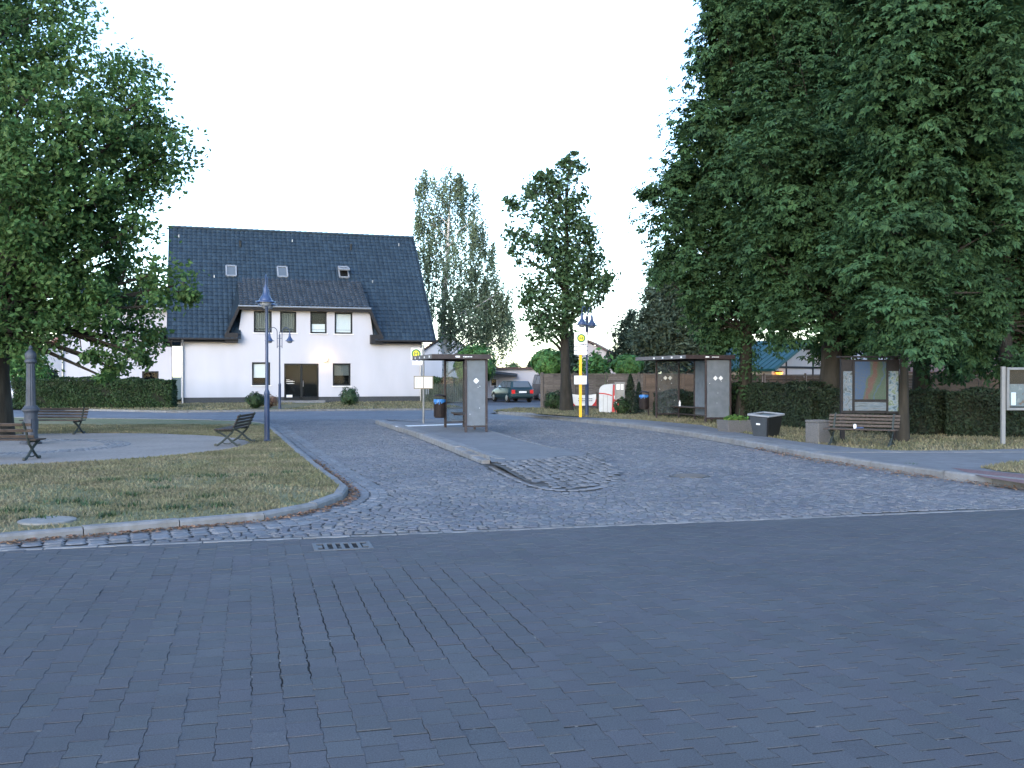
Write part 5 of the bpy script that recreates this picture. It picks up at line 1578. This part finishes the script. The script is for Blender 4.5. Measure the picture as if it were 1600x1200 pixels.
def chestnut_leaves(name, P, out, size, mat, parent, seed):
    """palmate leaves: five drooping leaflets"""
    rg = np.random.default_rng(seed); N = len(P)
    n = out*.55 + np.array([0,0,.85]) + rg.normal(0,.35,(N,3)); n /= np.linalg.norm(n,axis=1,keepdims=True)
    fwd = out + rg.normal(0,.6,(N,3)); fwd -= n*(fwd*n).sum(1,keepdims=True); fwd /= np.linalg.norm(fwd,axis=1,keepdims=True)+1e-9
    sd = np.cross(n,fwd); s = size*rg.uniform(.65,1.25,N)
    Vs=[]
    for a,l in ((-1.75,.72),(-.88,.95),(0,1.05),(.88,.95),(1.75,.72)):
        a_ = a + rg.normal(0,.12,N); d = fwd*np.cos(a_)[:,None] + sd*np.sin(a_)[:,None]; w = np.cross(n,d)
        L = (s*l)[:,None]; droop = rg.uniform(.25,.65,N)[:,None]
        p0 = P; pm1 = P + d*L*.60 + w*L*.23 - n*L*.10*droop; pm2 = P + d*L*.60 - w*L*.23 - n*L*.10*droop; p3 = P + d*L*.95 - n*L*droop*.6
        Vs.append(np.stack([p0,pm1,p3,pm2],1))
    V = np.stack(Vs,1).reshape(-1,3)
    return np_mesh(name, V, np.arange(len(V)).reshape(-1,4), mat, parent)

def crown_points(lobes, dens, per, rg, spread=.42, shell=.55, flat=.6):
    """lobes: (x,y,z,r). Returns leaf positions and outward directions; leaves gather in clumps near each lobe's skin"""
    Ps, Os, Cs = [], [], []
    for (x,y,z,r) in lobes:
        c = np.array([x,y,z]); k = max(4,int(dens*r*r))
        d = rg.normal(0,1,(k,3)); d /= np.linalg.norm(d,axis=1,keepdims=True)
        q = r*(shell + (1-shell)*rg.uniform(0,1,k)**.6); q[rg.uniform(0,1,k)<.18] *= .55
        cc = c + d*q[:,None]; Cs.append(cc)
        m = max(3,int(per)); sp = np.minimum(spread, r*.45)
        off = rg.normal(0,1,(k,m,3))*np.array([1,1,flat])*sp
        Ps.append((cc[:,None,:]+off).reshape(-1,3))
        o = d[:,None,:] + off*.8/sp*.5
        o = o.reshape(-1,3); o /= np.linalg.norm(o,axis=1,keepdims=True)+1e-9
        Os.append(o)
    return np.vstack(Ps), np.vstack(Os), np.vstack(Cs)

def limbs(mb, base, top, lobes, r0, rg, n_side=6, zmin=0.0):
    """main limbs reaching towards lobes, with forks"""
    base=Vector(base); top=Vector(top)
    for (x,y,z,r) in lobes:
        tgt=Vector((x,y,z)); f=rg.uniform(.45,.95)
        zst=base.z+(min(top.z,max(base.z+.2,tgt.z-.6*math.hypot(x-base.x,y-base.y)-.3))-base.z)
        zst=max(zst,zmin)
        t=(zst-base.z)/max(.01,(top.z-base.z)); t=min(1,max(0,t)); st=base.lerp(top,t)
        rr=r0*(1-.65*t)*.42
        mid=st.lerp(tgt,.5)+Vector((rg.uniform(-.2,.2),rg.uniform(-.2,.2),rg.uniform(.0,.35)))
        mb.tube([st,st.lerp(mid,.5)+Vector((0,0,.05)),mid,tgt],[rr,rr*.8,rr*.6,rr*.28],6)
        for k in range(n_side):
            a=mid.lerp(tgt,rg.uniform(0,1)); d=Vector((rg.gauss(0,1),rg.gauss(0,1),rg.gauss(0,.6))).normalized()
            e=a+d*r*rg.uniform(.5,.95); mb.tube([a,a.lerp(e,.5)+Vector((0,0,.08)),e],[rr*.3,rr*.2,.008],5)

def px_lobes(L, d, seed, depth=1.0, split=None):
    rg=random.Random(seed); out=[]
    for q in L:
        u,v,r=q[:3]; R_=r*d/FOC
        dd=(q[3] if len(q)>3 else rg.uniform(-1,1)*depth)
        D=d+dd; p=AT(u,v,D); rm=r*D/FOC
        if split and r > split:
            k=max(6,int(5+rm*3.2)); out.append((p[0],p[1],p[2],rm*(.55 if split < 55 else .3)))
            for i in range(k):
                z_=1-2*(i+.5)/k; a=i*2.399+seed+rg.uniform(-.4,.4); q=math.sqrt(max(0,1-z_*z_)); s_=rm*rg.uniform(.55,.78)
                out.append((p[0]+s_*q*math.cos(a),p[1]+s_*q*math.sin(a),p[2]+s_*z_,rm*rg.uniform(.26,.42)))
        else: out.append((p[0],p[1],p[2],rm))
    return out

def tree(name,label,trunk_u,d,z0,r0,ztop,lobes,mat,kind,size,dens,per,seed,bark='bark',spread=.42,shell=.55,lean=(0,0),tu=None,group=None,twigs=5,cat='tree',tilt=.7,zmin=0.0,main=None):
    x=AT(trunk_u,0,d)[0] if tu is None else tu
    t=empty(name,(x,d,z0),0,label,cat,group)
    rgp=random.Random(seed); rg=np.random.default_rng(seed)
    lo=[(a-x,b-d,c-z0,r) for (a,b,c,r) in lobes]
    tp=(lean[0],lean[1],ztop-z0)
    m=MB(); n=7; path=[];rad=[]
    for i in range(n+1):
        f=i/n; path.append((tp[0]*f+.04*math.sin(f*7+seed)*(ztop*.12),tp[1]*f+.04*math.cos(f*5+seed),tp[2]*f)); rad.append(r0*(1.25-.25*min(1,f*6))*(1-.72*f) if i else r0*1.35)
    m.tube(path,rad,12); m.build('trunk',bark,t,smooth=True)
    b=MB(); limbs(b,(0,0,0),tp,lo,r0 if main is None else main,rgp,twigs,zmin); b.build('branches',bark,t,smooth=True,fix=False)
    P,O,Cn=crown_points(lo,dens,per,rg,spread,shell,.8)
    if kind=='chestnut': chestnut_leaves('crown',P,O,size,mat,t,seed)
    else: leaf_cloud('crown',P,size,mat,t,seed,kind,up=O*.6+np.array([0,0,.6]),tilt=tilt)
    return t

# ---- the oak on the left
oak=[(-120,90,170),(-40,-60,130),(30,30,75,1),(92,20,52),(115,70,48),(60,115,60),(150,135,55),(200,130,42),(232,150,38),(40,190,100,-2),(150,210,80,-1.5),(222,210,60),(262,238,42),(285,252,24),(200,280,70),(248,285,30),(110,290,80,-2),(20,300,110,-2.5),(-80,300,150),
     (160,350,62),(215,352,38),(90,390,85,-1.5),(180,425,62),(235,430,40,-.5),(272,447,28,-.5),(295,455,14,-.5),(20,430,100,-2),(-70,450,120),(130,470,65),(205,485,45),(245,478,26),(60,510,55),(175,530,36),(215,535,28),(238,520,18),(20,535,48),(90,515,34),(150,560,16),(178,575,15),(205,548,24),(236,537,18),(226,560,10),(160,588,9),(-60,540,60)]
ob=G(-12,684,LH)
tree('oak_tree','big oak on the lawn whose green crown fills the upper left',-12,ob[1],LH,.44,11.5,px_lobes(oak,ob[1],3,1.6,58),'leaf_oak','oak',.145,22,55,5,spread=.24,shell=.55,twigs=3,tilt=.9,zmin=2.9,main=.26)

# ---- horse chestnuts on the right
ca=[(1150,-40,80),(1150,30,58),(1122,75,36),(1118,20,26),(1105,120,34),(1140,140,62),(1080,195,30),(1115,210,58),(1065,235,26),(1040,292,38),(1018,298,16),(1085,285,55),(1045,345,36),(1100,355,66),(1052,405,36),(1030,430,18),(1105,440,58),(1080,490,30),(1130,510,42),(1160,300,90),(1180,200,95),(1180,400,85),(1180,480,52),(1200,80,90),(1110,525,16),(1150,520,22)]
cb_=[(1290,-60,120),(1250,30,90),(1340,50,110),(1260,140,110),(1350,180,120),(1230,250,100),(1310,300,120),(1230,370,90),(1350,390,110),(1270,440,90),(1210,470,55),(1350,490,80),(1270,505,40),(1325,540,42),(1225,515,30),(1290,545,22)]
cc_=[(1440,-60,150),(1480,70,140),(1410,130,120),(1500,200,130),(1420,270,120),(1510,330,110),(1400,390,110),(1480,440,100),(1420,490,70),(1520,500,60),(1450,540,46),(1385,530,26),(1370,505,40)]
cd_=[(1640,0,170),(1560,90,110),(1660,220,160),(1580,280,110),(1640,400,130),(1570,420,90),(1600,500,80),(1560,540,50),(1640,540,70),(1530,555,30),(1580,575,30)]
ce_=[(1500,300,150),(1440,400,120),(1540,440,110),(1470,520,60),(1430,545,40),(1500,560,35),(1580,200,150),(1460,150,150)]
tree('chestnut_tree','leftmost chestnut, its trunk wrapped in leaves behind the hedge and right shelter',1165,34.5,VH,.28,7.0,px_lobes(ca,34.5,1,1.4,44),'leaf_chestnut','chestnut',.205,16,29,11,spread=.30,group='chestnut trees on the right',shell=.5,twigs=3,zmin=3.0,main=.16)
tree('chestnut_tree','second chestnut with thick trunk rising behind the hedge left of the map board',1298,30.5,VH,.40,7.0,px_lobes(cb_,30.5,2,1.8,44),'leaf_chestnut','chestnut',.195,16,29,12,spread=.30,group='chestnut trees on the right',shell=.5,twigs=3,zmin=3.0,main=.16)
tree('chestnut_tree','nearest chestnut, its dark trunk standing at the right end of the map board',1411,24.6,VH,.125,6.5,px_lobes(cc_,24.6,3,1.6,50),'leaf_chestnut','chestnut',.178,21,29,13,spread=.26,group='chestnut trees on the right',shell=.5,twigs=3,zmin=3.0,main=.16)
tree('chestnut_tree','chestnut at the right edge with trunk behind the display case',1572,28.5,VH,.24,6.0,px_lobes(cd_,28.5,4,1.6,50),'leaf_chestnut','chestnut',.205,13,27,14,spread=.30,group='chestnut trees on the right',shell=.5,twigs=3,zmin=3.0,main=.16)
tree('chestnut_tree','farther chestnut whose pale trunk shows between map board and display case',1440,36.5,VH,.38,6.0,px_lobes(ce_,36.5,5,2.0,50),'leaf_chestnut','chestnut',.24,10,22,15,spread=.34,group='chestnut trees on the right',shell=.5,twigs=3,zmin=3.0,main=.16)
# leaves climbing the leftmost trunk
_t=AT(1165,0,34.5)[0]; rg=np.random.default_rng(5); k=900
a=rg.uniform(0,6.283,k); zz=rg.uniform(.9,3.6,k); rr_=.34+rg.uniform(0,.22,k)
ivy=leaf_cloud('ivy',np.c_[_t+rr_*np.cos(a),34.5+rr_*np.sin(a),zz],.13,'leaf_chestnut',None,6,'oval',up=np.c_[np.cos(a),np.sin(a),np.full(k,.5)],tilt=.4)
tag(ivy,'leafy shoots climbing the trunk of the leftmost chestnut','ivy')

# ---- the lone maple in the middle
mp=[(891,264,17),(905,262,10),(848,290,24),(870,284,20),(830,298,14),(812,322,17),(798,318,8),(868,330,33),(900,318,18),(910,303,10),(811,366,20),(800,392,9),(818,408,10),(853,366,33),(896,352,27),(915,372,22),(868,405,42),(905,402,28),(928,412,22),(945,433,17),(925,440,24),(838,452,28),(818,466,12),(885,446,38),(912,458,26),(943,455,9),(842,490,27),(822,478,10),(873,500,26),(905,482,20),(940,470,10),(856,523,16),(835,515,13),(888,247,6),(897,241,4),(876,258,6),(848,271,8),(858,268,6),(842,508,12)]
tree('maple_tree','lone slender maple standing at the left end of the wooden fence',884,46,VH,.26,9.5,px_lobes(mp,46,6,.7),'leaf_maple','oval',.25,38,18,21,spread=.22,shell=.5,tilt=.8)

# ---- weeping birch
def birch():
    d=76; x=AT(694,0,d)[0]; t=empty('birch_tree',(x,d,0),0,'tall weeping birch rising between the white house and the maple','tree')
    L=[(666,285,16),(655,300,9),(700,290,26),(732,302,18),(715,283,10),(666,338,20),(708,335,36),(745,350,18),(752,372,15),(680,384,34),(724,398,36),(766,392,12),(682,430,30),(722,446,40),(758,430,25),(786,461,16),(682,480,28),(728,492,40),(772,490,28),(795,505,14),(700,515,20),(750,520,24),(780,480,22),(765,455,20),(790,530,14),(770,515,24),(740,470,30),(660,400,14),(655,350,10)]
    lo=px_lobes(L,d,9,1.6); rg=np.random.default_rng(9); Ps=[]; st=MB(); rp=random.Random(4)
    for (a,b,c,r) in lo:
        k=int(30*r*r)+16
        dv=rg.normal(0,1,(k,3)); dv/=np.linalg.norm(dv,axis=1,keepdims=True); q=r*rg.uniform(.2,1,k)**.5
        S=np.array([a-x,b-d,c])+dv*q[:,None]
        for s in S:
            ln=rg.uniform(.6,2.0); m=int(ln*11); f=np.linspace(0,1,m)
            sway=rg.normal(0,.10,2)
            pts=np.c_[s[0]+sway[0]*f+rg.normal(0,.10,m), s[1]+sway[1]*f+rg.normal(0,.10,m), s[2]+.3-ln*f+rg.normal(0,.03,m)]
            Ps.append(pts[pts[:,2]>1.6])
            if rp.random()<.5: st.tube([(s[0],s[1],s[2]+.3),(s[0]+sway[0],s[1]+sway[1],max(1.6,s[2]+.3-ln))],[.012,.005],3,caps=False)
    P=np.vstack(Ps)
    leaf_cloud('crown',P,.25,'leaf_birch',t,9,'oval',up=np.tile([.3,-.6,.2],(len(P),1)),tilt=.8)
    st.build('hanging_twigs','bark',t,fix=False)
    MB().tube([(0,0,-.1),(.1,0,2.5),(-.1,.1,6),(.2,0,10),(.4,.1,14.5),(.5,0,16.2)],[.30,.24,.20,.15,.07,.02],10).build('trunk','bark_birch',t,smooth=True)
    b=MB(); limbs(b,(0,0,0),(.4,.1,15.5),[(a-x,b_-d,c+.4,r) for (a,b_,c,r) in lo],.24,rp,2); b.build('branches','bark_birch',t,fix=False)
birch()

# ---- globe trees
def globe(u,v,d,ru,rv,label,seed,trunk=True):
    c=AT(u,v,d); rx=ru*d/FOC; rz=rv*d/FOC; rg=np.random.default_rng(seed)
    t=empty('globe_tree',(c[0],d,VH),0,label,'tree','round crowned small trees'); k=3000
    dv=rg.normal(0,1,(k,3)); dv/=np.linalg.norm(dv,axis=1,keepdims=True); q=rg.uniform(.5,1.12,k)**.5*(1+.12*np.sin(dv[:,0]*7+seed)*np.cos(dv[:,2]*6+dv[:,1]*4))
    P=dv*np.array([rx,rx,rz])*q[:,None]; P[:,2]+=c[2]-VH
    leaf_cloud('crown',P,.30,'leaf_globe',t,seed,'oval',up=dv*.6+np.array([0,0,.5]),tilt=.75)
    MB().tube([(0,0,0),(.02,0,c[2]-rz*.3)],[.11,.07],8).build('trunk','bark',t)
    b=MB()
    for i in range(9):
        a=i*2.4; b.tube([(0,0,c[2]-rz*.6),(.5*rx*math.cos(a),.5*rx*math.sin(a),c[2]+rz*(.5*math.sin(i*1.7)))],[.05,.015],5)
    b.build('branches','bark',t)
globe(742,569,67,33,30,'round crowned tree directly behind the island bus shelter',31)
globe(857,566,53,27,20,'round crowned tree left of the maple trunk, over the fence',32)
globe(980,571,54,24,16,'round crowned tree showing over the fence left of the right shelter',33)

# ---- background conifers and trees
def conifer(u,vtop,d,wpx,label,mat,seed,N=5200,droop=.5,name='conifer_tree',zb=.6,size=.42,group='background conifers'):
    x=AT(u,0,d)[0]; H=AT(0,vtop,d)[2]; rb=wpx/2*d/FOC; rg=np.random.default_rng(seed)
    t=empty(name,(x,d,0),0,label,'tree',group)
    f=rg.uniform(0,1,N)**1.25; nb=26; a=rg.integers(0,nb,N)*(6.283/nb)*1.0+np.floor(f*22)*.9+rg.normal(0,.10,N)
    layer=(np.floor(f*22)+.5*rg.uniform(0,1,N))/22
    rad=rb*(1-layer)**.85*rg.uniform(.15,1,N)**.55*(1+.22*np.sin(a*3+layer*40))
    P=np.c_[rad*np.cos(a),rad*np.sin(a),zb+(H-zb)*layer-rad*droop*.45+rg.normal(0,.10,N)]
    O=np.c_[np.cos(a)*.4,np.sin(a)*.4,np.full(N,.6)]
    leaf_cloud('crown',P,size,mat,t,seed,'slim',up=O,tilt=.5)
    MB().tube([(0,0,-.1),(0,0,H*.5),(0,0,H*.97)],[.20,.12,.015],8).build('trunk','bark',t)
    b=MB()
    for i in range(40):
        l=rg.uniform(.05,.9); aa=i*2.4; r_=rb*(1-l)**.85*.8; z_=zb+(H-zb)*l
        b.tube([(0,0,z_),(r_*math.cos(aa),r_*math.sin(aa),z_-r_*.3)],[.03,.008],4)
    b.build('branches','bark',t)
    return t
ev=[(1048,405,14),(1040,430,22),(1020,455,12),(1062,450,30),(1030,480,26),(1075,485,34),(1045,510,36),(1095,505,26),(1008,500,14),(1012,530,24),(1060,545,38),(1100,540,24),(1030,560,24),(1118,525,12),(1125,545,10)]
tree('evergreen_tree','tall drooping grey green evergreen rising behind the right bus shelter',1058,58,0,.22,9.0,px_lobes(ev,58,41,.8),'needle_grey','slim',.34,60,26,41,spread=.30,shell=.35,group='background conifers',twigs=4)
bl=[(986,490,8),(982,505,13),(970,525,14),(992,530,18),(978,552,20),(960,562,12),(1000,562,18),(985,575,20)]
tree('evergreen_tree','bluish feathery conifer behind the globe tree left of the right shelter',985,66,0,.16,6.0,px_lobes(bl,66,43,.6),'needle_dark','slim',.34,60,22,43,spread=.26,shell=.35,group='background conifers',twigs=4)
conifer(893,512,64,38,'narrow dark conifer directly behind the maple trunk','needle_dark',44,N=2600,size=.36)
conifer(828,566,140,34,'tiny far conifer above the garage roof','needle_dark',45,N=1500,size=.7)
for i,(u,v,r,d,label) in enumerate(((800,580,16,135,'far rounded tree above the garage roof'),(930,572,22,62,'light green bushy tree over the fence right of the yellow post'),(1005,560,20,70,'reddish dark shrub tree left of the right shelter roof'),
        (35,560,36,72,'light green tree behind the silver car'),(-30,520,70,80,'tall tree behind the oak trunk at the left edge'),(70,585,14,80,'small bush in front of the red roofed house'),
        (1480,560,60,62,'leafy tree in the background between the chestnut trunks'),(1600,560,70,66,'leafy tree in the background behind the display case'),(1120,560,40,75,'leafy tree behind the turquoise roof'),(1350,540,70,70,'leafy tree in the background behind the map board'))):
    c=AT(u,v,d); R_=r*d/FOC
    lo=[(c[0],d,c[2],R_*.75),(c[0]-R_*.5,d,c[2]-R_*.3,R_*.55),(c[0]+R_*.5,d+.5,c[2]-R_*.35,R_*.55),(c[0],d-.5,max(1.2,c[2]-R_*.9),R_*.7),(c[0]+.2*R_,d,c[2]+R_*.5,R_*.45)]
    dn=60/max(1.0,R_)
    tree('background_tree',label,u,d,0,.16,max(2.0,c[2]),lo,['leaf_maple','leaf_globe','leaf_rust','leaf_globe','leaf_oak','leaf_hedge','leaf_maple','leaf_oak','leaf_maple','leaf_maple'][i],'oval',.34 if R_<2.5 else .45,dn,14,60+i,spread=.35,group='background trees',twigs=2)

# ---- hedges
def hedge(name,label,p0,p1,w,H,z0,N,mat,seed,size=.10,wob=.05,core=True):
    a=np.array(p0);b=np.array(p1);L=np.linalg.norm(b-a);yaw=math.atan2(b[1]-a[1],b[0]-a[0]); rg=np.random.default_rng(seed)
    t=empty(name,(a[0],a[1],z0),yaw,label,'hedge')
    # points over front, top and ends
    areas=np.array([L*H,L*H,L*w,w*H,w*H]); pick=rg.choice(5,N,p=areas/areas.sum()); s_,r_=rg.uniform(0,1,N),rg.uniform(0,1,N)
    P=np.zeros((N,3));O=np.zeros((N,3))
    for k,(f,o) in enumerate(((lambda s,r:np.c_[s*L,0*s-w/2,r*H],(0,-1,.4)),(lambda s,r:np.c_[s*L,0*s+w/2,r*H],(0,1,.4)),(lambda s,r:np.c_[s*L,(r-.5)*w,0*s+H],(0,0,1)),(lambda s,r:np.c_[0*s,(s-.5)*w,r*H],(-1,0,.4)),(lambda s,r:np.c_[0*s+L,(s-.5)*w,r*H],(1,0,.4)))):
        q=pick==k; P[q]=f(s_[q],r_[q]); O[q]=o
    bulge=wob*(np.sin(P[:,0]*2.1+seed)+np.sin(P[:,0]*5.3+P[:,2]*4+seed)+.8*np.sin(P[:,2]*7+P[:,0]))
    P+=O/np.linalg.norm(O,axis=1,keepdims=True)*(bulge+rg.normal(0,.03,N)-.02)[:,None]; P[:,2]=np.maximum(P[:,2],.03)
    leaf_cloud('foliage',P,size,mat,t,seed,'oval',up=O,tilt=.7)
    MB().box(.08,L-.08,-w/2+.10,w/2-.10,0,H-.10).build('inner_twigs','twig_core',t)  # solid dark box in place of the shaded inside of the hedge
    return t
hedge('clipped_hedge','long clipped green hedge in front of the pale wing on the left',(AT(22,0,50.6)[0],50.9),(AT(268,0,51)[0],51.4),1.0,1.50,.05,26000,'leaf_hedge',71,.12)
hp0=(AT(1150,0,35.5)[0],36.0); hp1=(AT(1290,0,30)[0],30.2); hp2=(AT(1470,0,27.0)[0],27.0); hp3=(17.5,25.4)
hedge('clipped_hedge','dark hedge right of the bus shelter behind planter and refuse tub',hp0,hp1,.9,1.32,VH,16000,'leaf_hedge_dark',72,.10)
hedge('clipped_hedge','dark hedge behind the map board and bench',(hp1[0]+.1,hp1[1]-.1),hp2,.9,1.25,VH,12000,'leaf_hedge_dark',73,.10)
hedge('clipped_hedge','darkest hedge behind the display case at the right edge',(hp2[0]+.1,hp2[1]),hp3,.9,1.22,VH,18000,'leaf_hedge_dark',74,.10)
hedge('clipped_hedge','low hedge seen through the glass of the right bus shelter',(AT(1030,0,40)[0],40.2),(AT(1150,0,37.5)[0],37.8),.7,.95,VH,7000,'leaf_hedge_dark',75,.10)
hedge('garden_hedge','green hedge behind the dark picket fence',(AT(672,0,64)[0],64),(AT(730,0,64)[0],64.3),.8,1.55,.06,5000,'leaf_shrub',76,.13)

# ---- shrubs
def shrub(u,v,z0,rx,h,label,mat,seed,N=900,size=.10,name='shrub',tall=False,group=None):
    x,y=G(u,v,z0); t=empty(name,(x,y,z0),0,label,'shrub',group); rg=np.random.default_rng(seed)
    dv=rg.normal(0,1,(N,3)); dv/=np.linalg.norm(dv,axis=1,keepdims=True); q=rg.uniform(.3,1,N)**.5*(1+.18*np.sin(dv[:,0]*5+seed)*np.sin(dv[:,2]*4+1))
    if tall:
        f=rg.uniform(0,1,N); a=rg.uniform(0,6.283,N); r_=rx*(1-f)**.7*(.5+.5*rg.uniform(0,1,N)); P=np.c_[r_*np.cos(a),r_*np.sin(a),.05+f*h]; O=np.c_[np.cos(a),np.sin(a),np.full(N,1.2)]
    else: P=dv*np.array([rx,rx,h/2])*q[:,None]; P[:,2]=np.maximum(P[:,2]+h/2,.02); O=dv*.8+np.array([0,0,.4])
    leaf_cloud('foliage',P,size,mat,t,seed,'slim' if tall else 'oval',up=O,tilt=.5)
    m=MB()
    for i in range(7):
        a=i*.9; m.tube([(0,0,-.02),(rx*.4*math.cos(a),rx*.4*math.sin(a),h*.6)],[.02,.006],4)
    m.build('stems','bark',t)
shrub(400,638,.07,.55,.85,'leafy shrub beneath the left ground floor window of the white house','leaf_hedge',81,1000,.14)
shrub(423,637,.07,.40,.72,'smaller shrub just left of the slim lamp post by the house','leaf_rust',82,500,.12)
shrub(546,634,.07,.56,1.1,'rounded shrub beneath the right ground floor window of the white house','leaf_shrub',83,1400,.13)
shrub(866,640,VH,.55,.95,'dark bush at the foot of the fence left of the maple','leaf_hedge',84,1200,.13)
shrub(985,648,VH,.42,1.65,'taller young cypress beside the notice case','leaf_hedge_dark',85,1500,.14,'young_cypress',True,'young cypresses')
shrub(998,646,VH,.30,1.3,'smaller young cypress left of the blue bagged bin','leaf_hedge_dark',86,900,.14,'young_cypress',True,'young cypresses')
shrub(972,648,VH,.40,.75,'low dark bush below the notice case','leaf_hedge',87,800,.12)
shrub(700,628.5,.06,.6,1.75,'rusty brown shrub sticking up behind the picket fence','leaf_rust',88,800,.13)
tuft_leaves(PLANTER,'plants','leaf_planter',0,0,.30,.34,.24,420,3,.11)
m=MB(); m.tube([(-.2,0,.3),(-.22,.02,.75)],.006,4).tube([(.1,0,.3),(.13,.02,.68)],.006,4); m.build('stalk','leaf_shrub',PLANTER)
# dark weed rosettes in the lawn
for i,(wx,wy) in enumerate(wd_):
    rg_=random.Random(i); k=70; r_=rg_.uniform(.14,.30)
    m=MB()
    for j in range(k):
        a=rg_.uniform(0,6.283); q=rg_.uniform(0,r_); h_=rg_.uniform(.03,.075); l=rg_.uniform(.02,.06); w=.012
        bx_,by_=q*math.cos(a)*1.3,q*math.sin(a); a2=rg_.uniform(0,6.283)
        m.face([(bx_-w*math.sin(a2),by_+w*math.cos(a2),0),(bx_+w*math.sin(a2),by_-w*math.cos(a2),0),(bx_+math.cos(a2)*l,by_+math.sin(a2)*l,h_)])
    o=m.build('clover_patch','leaf_shrub',lawn,fix=False); o.location=(wx,wy,LH); tag(o,kind='stuff')
